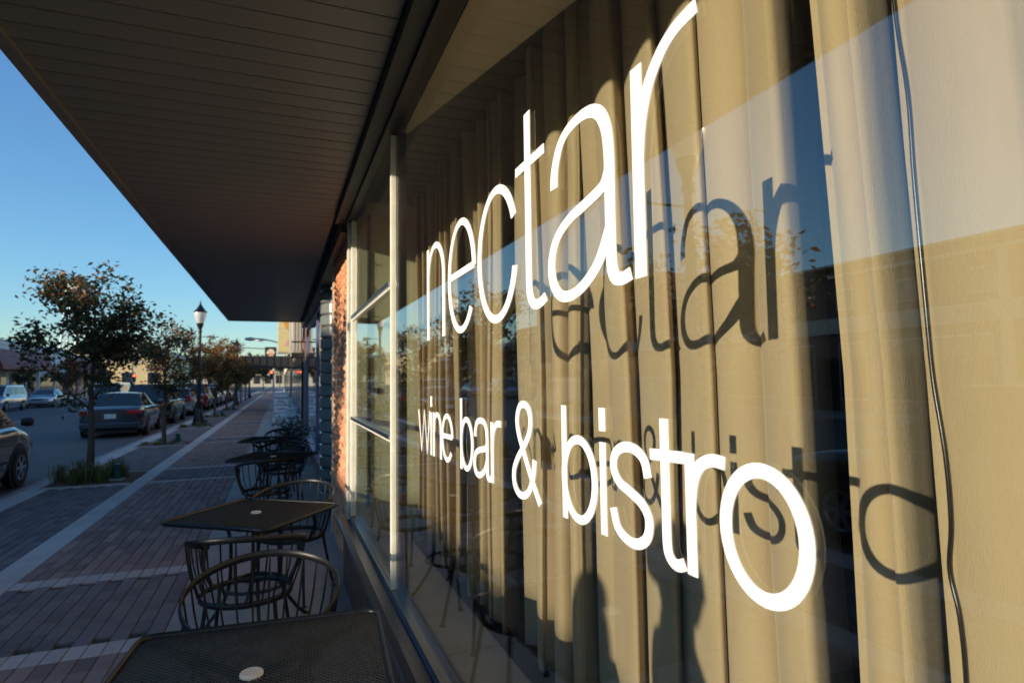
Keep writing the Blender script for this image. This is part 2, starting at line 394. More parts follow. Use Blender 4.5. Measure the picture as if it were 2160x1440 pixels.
# --- interior of the display window
MB().box(.575, .965, -3, 4.899, .30, .375).build('ledge', M_ledge, sf, bevel=.006)
MB().box(.70, .715, -3, 4.899, .375, .379).build('ledge_strip', mat('ledge_joint', (.22, .19, .12), .6), sf)
MB().box(.58, 1.12, 4.90, 5.13, .30, 4.2).build('end_panel', M_green, sf)
st = MB().box(.652, .676, 4.886, 4.90, .60, 2.95).build('shelf_standard', M_dark, sf)
for z in (.9, 1.35, 1.8, 2.12, 2.34, 2.55): MB().box(.677, .722, 4.882, 4.888, z, z+.006).build('shelf_bracket', M_galv, st)
MB().box(.70, .75, 4.885, 4.90, 1.50, 1.545).build('outlet_plate', M_dark, st)
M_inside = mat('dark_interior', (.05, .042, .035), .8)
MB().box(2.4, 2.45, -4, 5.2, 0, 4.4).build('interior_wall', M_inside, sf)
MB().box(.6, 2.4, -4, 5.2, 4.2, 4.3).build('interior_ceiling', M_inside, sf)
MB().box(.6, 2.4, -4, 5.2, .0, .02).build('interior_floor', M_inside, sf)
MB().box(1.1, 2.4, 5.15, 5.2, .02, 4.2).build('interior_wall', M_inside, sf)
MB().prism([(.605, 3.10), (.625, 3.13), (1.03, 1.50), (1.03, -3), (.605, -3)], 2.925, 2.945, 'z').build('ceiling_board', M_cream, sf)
# --- rock-faced brick pier
pier = MB().box(.552, .80, 5.14, 6.74, 0, 3.06).build('brick_pier', M_mort, sf)
bmesh_var = []
for k in range(14):
    b = MB(); nx, nz = 6, 3; L, H = .26, .056
    vs = []; fs = []
    for j in range(nz+1):
        for i in range(nx+1):
            edge = i in (0, nx) or j in (0, nz)
            vs.append((-(.004 if edge else rnd.uniform(.008, .020)), -L/2+L*i/nx+(0 if i in (0, nx) else rnd.uniform(-.01, .01)), -H/2+H*j/nz+rnd.uniform(-.004, .004)))
    for j in range(nz):
        for i in range(nx): a = j*(nx+1)+i; fs.append((a, a+1, a+nx+2, a+nx+1))
    n0 = len(vs)
    for j, i in [(0, i) for i in range(nx+1)]+[(j, nx) for j in range(1, nz+1)]+[(nz, i) for i in range(nx-1, -1, -1)]+[(j, 0) for j in range(nz-1, 0, -1)]:
        q = vs[j*(nx+1)+i]; vs.append((.03, q[1], q[2])); 
    ring = [j*(nx+1)+i for j, i in [(0, i) for i in range(nx+1)]+[(j, nx) for j in range(1, nz+1)]+[(nz, i) for i in range(nx-1, -1, -1)]+[(j, 0) for j in range(nz-1, 0, -1)]]
    m_ = len(ring)
    for q in range(m_): fs.append((ring[q], ring[(q+1) % m_], n0+(q+1) % m_, n0+q))
    bmesh_var.append(b.add(vs, fs).mesh('brick', M_brick, smooth=50))
z = .035; r_ = 0
while z < 3.03:
    y = 5.145+(0 if r_ % 2 else -.13)
    while y < 6.73:
        L = rnd.choice([.26, .26, .20, .30]); ya = max(y, 5.145); yb = min(y+L, 6.735)
        if yb-ya > .05: inst('brick', rnd.choice(bmesh_var), pier, (.552, (ya+yb)/2, z), 0, (rnd.uniform(.8, 1.3), (yb-ya-.014)/.26, rnd.uniform(.90, 1.05)))
        y += L
    z += .0675; r_ += 1
eg = MB().box(.53, .552, 6.745, 6.775, 0, 2.95).build('pier_trim', M_alum, sf)
for z in (.6, 1.0, 1.4, 1.8, 2.2, 2.6): MB().box(.515, .53, 6.74, 6.78, z, z+.03).build('clip', M_alum, eg)

# ------------------------------------------------------------------ lettering on the glass
U0 = 2.40
def ell(cu, cz, ru, rz, a0, a1, n=28): return [(cu+ru*math.cos(R(a0+(a1-a0)*i/n)), cz+rz*math.sin(R(a0+(a1-a0)*i/n))) for i in range(n+1)]
def sm(pts, k=7): return [(q[0], q[1]) for q in smooth_path([(a, b, 0) for a, b in pts], k)]
def letter(strokes, wu, wz, tilt=0., mp=None):
    mb = MB()
    for k, pts in enumerate(strokes):
        if mp: pts = [mp(*p) for p in pts]
        closed = (abs(pts[0][0]-pts[-1][0])+abs(pts[0][1]-pts[-1][1]) < 1e-5)
        if closed: pts = pts[:-1]
        n = len(pts); A = []; B = []
        for i in range(n):
            a = pts[(i-1) % n] if (closed or i > 0) else pts[0]; b = pts[(i+1) % n] if (closed or i < n-1) else pts[-1]
            # direction in scaled space, so that thick and thin strokes follow wu / wz
            du, dz = (b[0]-a[0])/wu, (b[1]-a[1])/wz; q = math.hypot(du, dz) or 1; nu, nz = -dz/q, du/q
            A.append((pts[i][0]+nu*wu/2, pts[i][1]+nz*wz/2)); B.append((pts[i][0]-nu*wu/2, pts[i][1]-nz*wz/2))
        xo = W-.0045-k*.0003; xi = W-.0028
        vs = []
        for x in (xo, xi):
            for (u, z) in A: vs.append((x, U0-u, z+tilt*u))
            for (u, z) in B: vs.append((x, U0-u, z+tilt*u))
        fs = []
        rng = range(n if closed else n-1)
        for i in rng:
            j = (i+1) % n
            fs += [(i, j, n+j, n+i), (2*n+i, 3*n+i, 3*n+j, 2*n+j), (i, 2*n+i, 2*n+j, j), (n+i, n+j, 3*n+j, 3*n+i)]
        if not closed: fs += [(0, n, 3*n, 2*n), (n-1, 3*n-1, 4*n-1, 2*n-1)]
        mb.add(vs, fs)
    return mb.build('letter', M_white, win)
wu, wz = .034, .023
letter([[(.083, 1.757), (.083, 2.117)], [(.083, 1.95)]+ell(.203, 1.985, .120, .126, 172, 0)+[(.323, 1.757)]], wu, wz)
letter([ell(.544, 1.938, .142, .1765, 3, 320, 40), [(.400, 1.947), (.688, 1.950)]], wu, wz)
letter([ell(.885, 1.939, .146, .1765, 24, 342, 40)], wu, wz)
G_t = [[(1.112, 2.238), (1.112, 2.05), (1.112, 1.86)]+sm([(1.112, 1.835), (1.116, 1.80), (1.132, 1.777), (1.158, 1.770), (1.182, 1.773), (1.207, 1.781)]), [(1.036, 2.113), (1.208, 2.115)]]
letter(G_t, wu, wz)
G_a = [sm([(1.257, 2.006), (1.262, 2.045), (1.29, 2.090), (1.335, 2.110), (1.40, 2.112), (1.45, 2.094), (1.478, 2.055), (1.487, 2.0), (1.487, 1.93), (1.487, 1.85), (1.489, 1.80), (1.500, 1.776), (1.522, 1.770), (1.550, 1.774)]),
       sm([(1.487, 1.975), (1.466, 1.950), (1.41, 1.937), (1.33, 1.923), (1.27, 1.897), (1.241, 1.855), (1.245, 1.808), (1.278, 1.775), (1.33, 1.767), (1.39, 1.782), (1.445, 1.815), (1.487, 1.87)])]
letter(G_a, wu, wz)
G_r = [[(1.579, 1.762), (1.579, 2.115)], sm([(1.579, 1.955), (1.588, 2.01), (1.610, 2.062), (1.645, 2.100), (1.685, 2.120), (1.735, 2.126)])]
letter(G_r, .032, wz)
def mapper(a0, a1, b0, b1, z0=1.757, z1=2.122, y0=1.3135, y1=1.4815):
    return lambda u, z: (b0+(u-a0)*(b1-b0)/(a1-a0), y0+(z-z0)*(y1-y0)/(z1-z0))
w2, z2, TI = .021, .0175, .0055
letter([[(-.097, 1.478), (-.043, 1.318), (.008, 1.474), (.056, 1.318), (.104, 1.478)]], .015, z2, TI)
letter([[(.125, 1.313), (.125, 1.476)], [(.125, 1.497), (.125, 1.538)]], w2, z2, TI)
letter([[(.165, 1.313), (.165, 1.478)], [(.165, 1.40)]+ell(.220, 1.412, .052, .060, 172, 0)+[(.272, 1.313)]], w2, z2, TI)
letter([ell(.360, 1.397, .066, .076, 3, 320, 36), [(.292, 1.402), (.424, 1.403)]], w2, z2, TI)
letter([[(.533, 1.313), (.533, 1.538)], ell(.593, 1.397, .060, .076, 0, 360, 36)], w2, z2, TI)
letter(G_a, w2, z2, TI, mapper(1.223, 1.55, .666, .822))
letter([[(.834, 1.313), (.834, 1.478)], sm([(.834, 1.405), (.840, 1.44), (.858, 1.465), (.882, 1.476), (.906, 1.476)])], w2, z2, TI)
AMP = sm([(1.158, 1.312), (1.11, 1.362), (1.065, 1.418), (1.032, 1.463), (1.024, 1.497), (1.038, 1.524), (1.066, 1.534), (1.096, 1.524), (1.108, 1.496), (1.098, 1.465), (1.066, 1.433), (1.026, 1.402), (1.0, 1.370), (1.000, 1.340), (1.022, 1.320), (1.056, 1.316), (1.092, 1.330), (1.118, 1.364), (1.130, 1.408)])
letter([AMP[:36], AMP[35:92], AMP[91:]], w2, z2, TI)
letter([[(1.284, 1.31), (1.284, 1.538)], ell(1.346, 1.396, .064, .077, 0, 360, 36)], w2, z2, TI)
letter([[(1.441, 1.311), (1.441, 1.476)], [(1.441, 1.496), (1.441, 1.538)]], w2, z2, TI)
letter([sm([(1.583, 1.432), (1.572, 1.460), (1.545, 1.474), (1.512, 1.474), (1.485, 1.460), (1.478, 1.436), (1.495, 1.414), (1.53, 1.402), (1.565, 1.388), (1.583, 1.366), (1.577, 1.338), (1.552, 1.322), (1.52, 1.321), (1.488, 1.335), (1.474, 1.366)])], w2, z2, TI)
letter([[(1.629, 1.528), (1.629, 1.42), (1.629, 1.35)]+sm([(1.629, 1.345), (1.632, 1.328), (1.642, 1.318), (1.656, 1.316), (1.671, 1.322)]), [(1.591, 1.471), (1.675, 1.474)]], w2, z2, TI)
letter([[(1.688, 1.311), (1.688, 1.482)], sm([(1.688, 1.405), (1.694, 1.44), (1.710, 1.466), (1.735, 1.477), (1.761, 1.476)])], w2, z2, TI)
letter([ell(1.824, 1.3985, .065, .0765, 0, 360, 44)], w2, .0185, TI)

# ------------------------------------------------------------------ curtains
def curtain(y_hi, y_lo, label, seed, wmin, wmax, a0, a1, end_in=0., start_in=0., lean=0., xc=1.0, shear=1.0, flat=.55, wob=1., ends=(.7, 0)):
    r2 = random.Random(seed)
    prof = []; y = y_hi; am = .03
    if start_in:
        for t in range(6): prof.append((xc+start_in*(1-t/6)**1.4, y-.004*t))
        y -= .024
    while y > y_lo+.012:
        wd = min(r2.uniform(wmin, wmax), y-y_lo); am = r2.uniform(a0, a1); base = r2.uniform(-.010, .018)
        sh = shear*r2.choice((.15, .5, .8, 1.0, 1.15))*(.5*wd+.6*am); sh = min(sh, wd*1.25); n = 18
        if y-wd <= y_lo+.012: sh = 0
        for k in range(n):
            t = k/n; g = abs(math.sin(math.pi*t))**flat
            if (not prof or start_in and len(prof) < 12) and t < .5: g = max(g, .7)
            prof.append((xc+base+am*(1-g), y-wd*t-sh*math.sin(math.pi*t)**.8))
        y -= wd
    if end_in:
        prof = prof[:-7]; xl, yl = prof[-1]; dy = y_lo-yl
        prof = [(x_, y_+dy*min(1, max(0, (k-len(prof)+9)/8))) for k, (x_, y_) in enumerate(prof)]; yl = y_lo
        for t in range(1, 16): q = end_in*t/15; prof.append((xl+q, yl+ends[0]*q+ends[1]*q*q-.004*math.sin(math.pi*min(1, t/4))))
    zs = [.392, .45, .6, .9, 1.2, 1.6, 2.0, 2.4, 2.8, 3.2, 3.7, 4.15]
    vs = []; n = len(prof); ph = r2.uniform(0, 6)
    for z in zs:
        for i, (x, yv) in enumerate(prof):
            g = 1.0-.13*math.sin(z*1.1+ph+yv*2)
            dx = wob*(.010*math.sin(yv*5+z*1.3+ph)+.005*math.sin(yv*13-z*2.1))*min(1, .3+(z-.39)*.8)
            dy = lean*(z-1.6)*(1 if z > 1.2 else .3)+.007*math.sin(z*1.7+yv*6)
            vs.append((xc+(x-xc)*g+dx, yv+dy, z+(.008*math.sin(yv*11) if z < .4 else 0)))
    fs = [(j*n+i, j*n+i+1, (j+1)*n+i+1, (j+1)*n+i) for j in range(len(zs)-1) for i in range(n-1)]
    mb = MB().add(vs, fs); o = mb.build('curtain', M_curt, None, smooth=180, fix=False, off=(xc, (y_hi+y_lo)/2, .385))
    sd = o.modifiers.new('thick', 'SOLIDIFY'); sd.thickness = .003
    return tag(o, label, 'curtain', 'curtains hanging behind the shop window')
curtain(4.88, 3.49, 'tan curtain with narrow pleats nearest the green end panel', 3, .11, .20, .10, .17, end_in=.14, xc=1.005)
curtain(3.40, 2.76, 'narrow pleated tan curtain behind the letter e of the big word', 8, .11, .20, .10, .17, end_in=.2, xc=1.005)
curtain(2.62, 1.945, 'tan curtain panel between two black gaps behind the ampersand', 5, .12, .21, .09, .16, end_in=.2, xc=1.005)
curtain(1.895, .935, 'wide tan curtain panel whose edge folds back into a brown shadow', 11, .16, .27, .07, .13, end_in=.34, lean=.05, xc=.995, shear=.9, ends=(.12, 1.1))
curtain(.845, .745, 'slim tan curtain fold between the brown shadow and the black cord', 31, .08, .10, .03, .05, end_in=.25, lean=.05, xc=1.0, shear=.6, ends=(-.10, 2.2))
c_last = curtain(.672, -1.2, 'broad smooth tan curtain panel behind the hanging black cord', 14, .14, .28, .016, .035, lean=.03, xc=.985, shear=.2, wob=.25)
from mathutils.bvhtree import BVHTree
_m = c_last.data; _o = c_last.location
bvh = BVHTree.FromPolygons([v.co+_o for v in _m.vertices], [tuple(p.vertices) for p in _m.polygons])
def lay(y, z):                      # the cord lies against the cloth
    d = Vector((.8, y, z-1.6)).normalized(); h = bvh.ray_cast(Vector((0, 0, 1.6)), d)
    return (h[0]-Vector((.0075, 0, 0))) if h[0] is not None else Vector((.962, y*1.2, 1.6+(z-1.6)*1.2))
cd = smooth_path([lay(y, z) for y, z in ((.60, 3.2), (.575, 2.5), (.553, 2.122), (.541, 1.98), (.539, 1.861), (.533, 1.686), (.529, 1.592), (.519, 1.495), (.517, 1.412), (.522, 1.352), (.513, 1.296), (.51, 1.217), (.515, 1.1), (.50, .9), (.49, .68))]+[Vector((.945, .58, .381)), Vector((.92, .50, .380))], 6)
cord = MB().tube(cd, .0034, 8).build('cord', mat('black_cord', (.012, .012, .013), .25, spec=.6), None, smooth=60, off=(.9, .5, .38))
tag(cord, 'thin black electric cord hanging in front of the curtain', 'cord')
# ------------------------------------------------------------------ cafe tables and chairs
def rounded_sq(h, r, n=5):
    out = []
    for q, (sx, sy) in enumerate(((1, 1), (-1, 1), (-1, -1), (1, -1))):
        for k in range(n+1):
            a = R(90*q+90*k/n); out.append((sx*(h-r)+r*math.cos(a), sy*(h-r)+r*math.sin(a)))
    return out
def make_table(loc, rz, label):
    e = empty('cafe_table', loc, label, 'table', 'black metal cafe tables outside the wine bar'); e.rotation_euler.z = rz
    P = rounded_sq(.40, .05)
    MB().tube([(x, y, .722) for x, y in P], .011, 8, closed=True, flat=(1.25, .8), upv=(0, 0, 1)).build('rim', M_black, e, smooth=60, local=True)
    # expanded metal: diamonds of thin strands
    g = MB(); h = .392; px, py = .020, .0088; th = .0031
    nx, ny = int(2*h/px), int(2*h/py)
    for j in range(ny):
        for i in range(nx):
            cx = -h+px*(i+.5)+(px/2 if j % 2 else 0); cy = -h+py*(j+.5)
            if cx > h-.004: continue
            for sgn in (-1, 1):
                ax, ay, bx, by = cx-px/2, cy, cx, cy+sgn*py
                if abs(by) > h or (abs(ax) > h-.05 and abs(ay) > h-.05 and (abs(ax)-h+.05)**2+(abs(ay)-h+.05)**2 > .0025): continue
                zt = .724
                g.add([(ax, ay-th, zt), (ax, ay+th, zt-.001), (bx, by+th, zt-.001), (bx, by-th, zt), (ax, ay, zt-.005), (bx, by, zt-.005)], [(0, 1, 2, 3), (0, 3, 5, 4), (1, 4, 5, 2)])
    o = g.build('mesh_top', mat('dusty_mesh', (.024, .022, .020), .45, c2=(.042, .037, .031), scale=7, spec=.7), e, fix=False, local=True); o['kind'] = 'stuff'
    MB().lathe([(0, .7335), (.030, .7335), (.033, .731), (.034, .727), (.034, .715)], 24).build('cap_disc', mat('beige_cap', (.52, .46, .40), .6), e, smooth=40, local=True)
    for k in range(2): a = R(45+90*k); MB().bar((-.5*math.cos(a), -.5*math.sin(a), .7075), (.5*math.cos(a), .5*math.sin(a), .7075), .03, .012).build('cross_brace', M_black, e, local=True)
    for k in range(4):
        a = R(45+90*k); c, s_ = math.cos(a), math.sin(a)
        pth = smooth_path([(c*.36, s_*.36, .705), (c*.22, s_*.22, .68), (c*.16, s_*.16, .60), (c*.15, s_*.15, .40), (c*.17, s_*.17, .22), (c*.27, s_*.27, .06), (c*.33, s_*.33, .006)], 5)
        MB().tube(pth, .0115, 8).build('leg', M_black, e, smooth=60, local=True)
        MB().lathe([(0, .0), (.022, .0), (.022, .006), (.012, .012), (0, .012)], 10, (c*.33, s_*.33, 0)).build('foot', M_black, e, smooth=40, local=True)
    MB().tube([(.205*math.cos(R(15*k)), .205*math.sin(R(15*k)), .26) for k in range(24)], .012, 8, closed=True, upv=(0, 0, 1)).build('ring', M_black, e, smooth=60, local=True)
    MB().tube([(.10*math.cos(R(20*k)), .10*math.sin(R(20*k)), .30) for k in range(18)], .008, 6, closed=True, upv=(0, 0, 1)).build('ring', M_black, e, smooth=60, local=True)
    return e
def make_chair():
    """wrought iron barrel chair; sitter faces local +Y"""
    e = empty('cafe_chair', (0, 0, 0), '', 'chair', 'black iron barrel chairs outside the wine bar')
    sz = .445
    rimp = [(.235*math.cos(R(a))*(1.0), .225*math.sin(R(a))*(1 if math.sin(R(a)) < 0 else 1.05), sz) for a in range(0, 360, 12)]
    MB().tube(rimp, .011, 8, closed=True, upv=(0, 0, 1), flat=(1.5, .9)).build('seat_rim', M_black, e, smooth=60, local=True)
    g = MB(); p = .016
    n = int(.45/p)
    for i in range(-n//2, n//2+1):
        for sgn in (1, -1):
            # slanted strands clipped to the seat ellipse
            pts = []
            for t in range(-30, 31):
                y = t*.009; x = i*p*1.4+sgn*y*.9
                if (x/.228)**2+(y/.22)**2 < 1: pts.append((x, y, sz-.012*(1-(x/.23)**2-(y/.22)**2)))
            for a, b in zip(pts, pts[1:]):
                if (Vector(a)-Vector(b)).length < .03: g.add([(a[0]-.0022, a[1], a[2]), (a[0]+.0022, a[1], a[2]), (b[0]+.0022, b[1], b[2]), (b[0]-.0022, b[1], b[2])], [(0, 1, 2, 3)])
    o = g.build('seat_mesh', M_black, e, fix=False, local=True); o['kind'] = 'stuff'
    def rail(a):      # a in degrees, -90 is the middle of the back
        t = abs(a+90)/128.; t = min(t, 1)
        rr = .315-.01*t; z = .80-.145*t**1.7
        return Vector((rr*math.cos(R(a)), rr*.92*math.sin(R(a))+.02*t, z))
    rp = [rail(a) for a in range(-218, 39, 8)]
    MB().tube(rp, .013, 8, flat=(1.35, .5), upv=(0, 0, 1)).build('back_rail', M_black, e, smooth=60, local=True)
    for k in range(17):
        a = -90+(k-8)*14.2; top = rail(a); bt = Vector((.238*math.cos(R(a)), .226*math.sin(R(a)), sz))
        mid = (top+bt)/2+Vector((math.cos(R(a)), math.sin(R(a)), 0))*.012
        MB().tube(smooth_path([bt, mid, top], 4), .0045, 6).build('spindle', M_black, e, smooth=60, local=True)
    for a in (-212, 32):
        top = rail(a); bt = Vector((.235*math.cos(R(a)), .225*math.sin(R(a)), sz))
        MB().tube(smooth_path([top, (top+bt)/2+Vector((math.cos(R(a))*.03, 0, 0)), bt], 5), [.017]*1+[.0155]*3+[.012]*7, 8).build('arm_post', M_black, e, smooth=60, local=True)
    for sx in (-1, 1):
        for sy in (-1, 1):
            pth = smooth_path([(sx*.17, sy*.155, sz-.01), (sx*.185, sy*.175, .30), (sx*.21, sy*.215, .10), (sx*.225, sy*.235, .008)], 5)
            MB().tube(pth, .0105, 8).build('leg', M_black, e, smooth=60, local=True)
            MB().lathe([(0, 0), (.020, 0), (.020, .008), (.011, .014)], 10, (sx*.225, sy*.235, 0)).build('foot', M_black, e, smooth=40, local=True)
    return e
t1 = make_table((-.07, 2.02, 0), R(-4.5), 'black mesh cafe table with rounded corners under the lettered window')
for loc, rz, lb in (((-.14, 4.45, 0), R(-37), 'black cafe table with its top half in sunlight beside the brick pier'),
                    ((-.06, 7.70, 0), R(-22), 'black cafe table in shade beside the glass block column'),
                    ((-.10, 10.05, 0), R(-14), 'black cafe table farthest along, before the potted shrubs')):
    t = copy_tree(t1); t.location = loc; t.rotation_euler.z = rz; t['label'] = lb
c0 = make_chair()
spots = [((-.055, 2.80, 0), 176, 'black iron chair drawn up to the rounded mesh table under the lettering'),
         ((-.16, 3.70, 0), -8, 'black iron chair facing the half sunlit table with its back to the street end'),
         ((.10, 4.92, 0), 150, 'black iron chair between the half sunlit table and the brick pier'),
         ((-.12, 6.98, 0), 10, 'black iron chair pushed up to the shaded table near the glass blocks'),
         ((.06, 8.45, 0), 172, 'black iron chair behind the shaded table near the glass blocks'),
         ((-.05, 9.30, 0), -12, 'black iron chair pushed up to the farthest cafe table'),
         ((.08, 10.85, 0), 165, 'black iron chair behind the farthest cafe table')]
for i, (loc, a, lb) in enumerate(spots):
    c = c0 if i == 0 else copy_tree(c0)
    c.location = loc; c.rotation_euler.z = R(a); c['label'] = lb

# ------------------------------------------------------------------ people standing on the pavement out of the frame
def person(loc, h, rz, label, cloth, long_hair, arms, bulk=1.):
    k = h/1.75
    e = empty('person', loc, label, 'person'); e.rotation_euler.z = rz
    J = {'pel': (0, 0, .95), 'wa': (0, .01, 1.10), 'ch': (0, .0, 1.30), 'nk': (0, -.01, 1.47), 'hd': (0, .01, 1.60),
         'lh': (-.09, 0, .90), 'lk': (-.10, .02, .50), 'la': (-.11, -.02, .09), 'lt': (-.12, .13, .035),
         'rh': (.09, 0, .90), 'rk': (.10, .02, .50), 'ra': (.11, -.02, .09), 'rt': (.12, .13, .035),
         'ls': (-.17, 0, 1.41), 'rs': (.17, 0, 1.41)}
    if arms: J.update(le=(-.25, .08, 1.16), lw=(-.17, .27, 1.24), re=(.25, .08, 1.16), rw=(.17, .27, 1.24))
    else: J.update(le=(-.23, -.02, 1.13), lw=(-.24, .06, .88), re=(.23, -.02, 1.13), rw=(.24, .06, .88))
    RR = dict(pel=.135, wa=.12, ch=.135, nk=.058, hd=.06, lh=.095, lk=.06, la=.042, lt=.035, rh=.095, rk=.06, ra=.042, rt=.035, ls=.062, rs=.062, le=.044, re=.044, lw=.03, rw=.03)
    names = list(J); ed = [('pel', 'wa'), ('wa', 'ch'), ('ch', 'nk'), ('nk', 'hd'), ('pel', 'lh'), ('lh', 'lk'), ('lk', 'la'), ('la', 'lt'), ('pel', 'rh'), ('rh', 'rk'), ('rk', 'ra'), ('ra', 'rt'), ('ch', 'ls'), ('ls', 'le'), ('le', 'lw'), ('ch', 'rs'), ('rs', 're'), ('re', 'rw')]
    me = bpy.data.meshes.new('body'); me.from_pydata([tuple(Vector(J[n])*k) for n in names], [(names.index(a), names.index(b)) for a, b in ed], [])
    o = bpy.data.objects.new('body', me); col.objects.link(o); o.parent = e; me.materials.append(cloth)
    s = o.modifiers.new('skin', 'SKIN'); 
    for i, n in enumerate(names): me.skin_vertices[0].data[i].radius = (RR[n]*k*bulk, RR[n]*k*.85*bulk); me.skin_vertices[0].data[i].use_root = (n == 'pel')
    s.use_smooth_shade = True; sb = o.modifiers.new('sub', 'SUBSURF'); sb.levels = 2; sb.render_levels = 2
    # head with a face: an egg, brow, nose, lips and chin on one surface
    vs = []; fs = []; N, Mh = 20, 16
    for j in range(Mh+1):
        ph = math.pi*j/Mh
        for i in range(N):
            th = 2*math.pi*i/N; x = math.sin(ph)*math.cos(th); y = math.sin(ph)*math.sin(th); z = math.cos(ph)
            X, Y, Z = x*.075, y*.098, z*.118
            if y > 0 and abs(x) < .5:
                f = math.exp(-(x/.20)**2)
                Y += f*(.022*math.exp(-((z+.12)/.13)**2)+.008*math.exp(-((z-.22)/.1)**2)+.010*math.exp(-((z+.48)/.1)**2)+.016*math.exp(-((z+.82)/.13)**2))
            if z < -.3: X *= 1-.25*(-z-.3)
            vs.append((X*k, (Y+.02)*k, (1.635+Z)*k))
    for j in range(Mh):
        for i in range(N): fs.append((j*N+i, j*N+(i+1) % N, (j+1)*N+(i+1) % N, (j+1)*N+i))
    MB().add(vs, fs).build('head', M_skin, e, smooth=180, local=True)
    hv = []; hf = []
    for j in range(13):
        t = j/12
        for i in range(20):
            a = 2*math.pi*i/20
            if long_hair: rx = .092*math.sin(math.pi*min(.5, t*.9+.02))+(.055*max(0, t-.35)); z = 1.765-.48*t**1.15
            else: rx = .16*math.sin(math.pi*min(.62, t*.62+.03)); z = 1.80-.17*t
            y = math.sin(a)*rx*1.08-(.01 if long_hair else .01); y = min(y, .10 if long_hair else .20) if t < .35 else min(y, .045)
            hv.append((math.cos(a)*rx*k, y*k, z*k))
    for j in range(12):
        for i in range(20): hf.append((j*20+i, j*20+(i+1) % 20, (j+1)*20+(i+1) % 20, (j+1)*20+i))
    MB().add(hv, hf+[tuple(range(20))]).build('hair', M_hair, e, smooth=180, local=True)
    for sx in (-1, 1):      # hands
        wv = Vector(J['lw' if sx < 0 else 'rw'])*k; d = Vector((-.3*sx, .9, .2)).normalized() if arms else Vector((0, .15, -1)).normalized()
        side_ = Vector((0, 0, 1)) if arms else Vector((0, 1, 0))
        hb = MB(); hb.tube([wv, wv+d*.04, wv+d*.085], [.024, .034, .03], 8, flat=(.55, 1.1) if not arms else (1.1, .55), upv=side_)
        for q in range(4):
            b0 = wv+d*.08+side_*(q-1.5)*.018; ln = (.062, .075, .07, .055)[q]
            hb.tube([b0, b0+d*ln*.5, b0+d*ln+Vector((-.012*sx, 0, 0))], [.009, .0085, .007], 6)
        hb.tube([wv+d*.02+side_*.025, wv+d*.055+side_*.045, wv+d*.085+side_*.048], [.011, .01, .008], 6)
        hb.build('hand', M_skin, e, smooth=60, local=True)
    return e
person((-2.20, .66, 0), 1.53, R(-95), 'person with long dark hair standing on the pavement, arms down', M_cloth2, True, False)
pb = person((-2.20, .13, 0), 1.77, R(222), 'taller person in navy with bushy hair and raised forearms', M_cloth1, False, True, 1.4)

# ------------------------------------------------------------------ street lamps
def make_lamp(loc, label):
    e = empty('street_lamp', loc, label, 'street lamp', 'ornamental street lamps along the kerb')
    MB().lathe([(.0, 0), (.23, 0), (.23, .05), (.20, .10), (.19, .22), (.15, .34), (.13, .50), (.095, .58), (.08, .62)], 16).build('base', M_black, e, smooth=30, local=True)
    MB().lathe([(.078, .6), (.072, 1.2), (.062, 2.6), (.055, 3.55), (.075, 3.58), (.075, 3.62), (.06, 3.66), (.07, 3.72), (.12, 3.85), (.13, 3.92), (.0, 3.92)], 14).build('pole', M_black, e, smooth=30, local=True)
    MB().lathe([(.11, 3.925), (.155, 4.02), (.20, 4.16), (.225, 4.30), (.22, 4.36)], 18).build('globe', M_lampg, e, smooth=60, local=True)
    MB().lathe([(.24, 4.345), (.245, 4.37), (.20, 4.41), (.13, 4.50), (.10, 4.55), (.075, 4.58), (.05, 4.65), (.03, 4.67), (.035, 4.70), (.012, 4.78), (0, 4.86)], 18).build('finial_cap', M_black, e, smooth=30, local=True)
    MB().tube([(.05, 0, 3.40), (.62, 0, 3.40)], .012, 6).build('banner_arm', M_black, e, smooth=60, local=True)
    MB().lathe([(0, -.03), (.03, -.015), (.03, .015), (0, .03)], 10, (.63, 0, 3.40)).build('arm_ball', M_black, e, smooth=60, local=True)
    return e
l1 = make_lamp((-2.90, 25.9, 0), 'tall black street lamp with clear globe between two street trees')
for loc, lb in (((-2.95, 5.15, 0), 'black street lamp by the kerb across from the brick pier'), ((-2.88, 46.9, 0), 'far black street lamp down the pavement'), ((-2.88, 67, 0), 'farthest black street lamp near the crossing')):
    q = copy_tree(l1); q.location = loc; q['label'] = lb

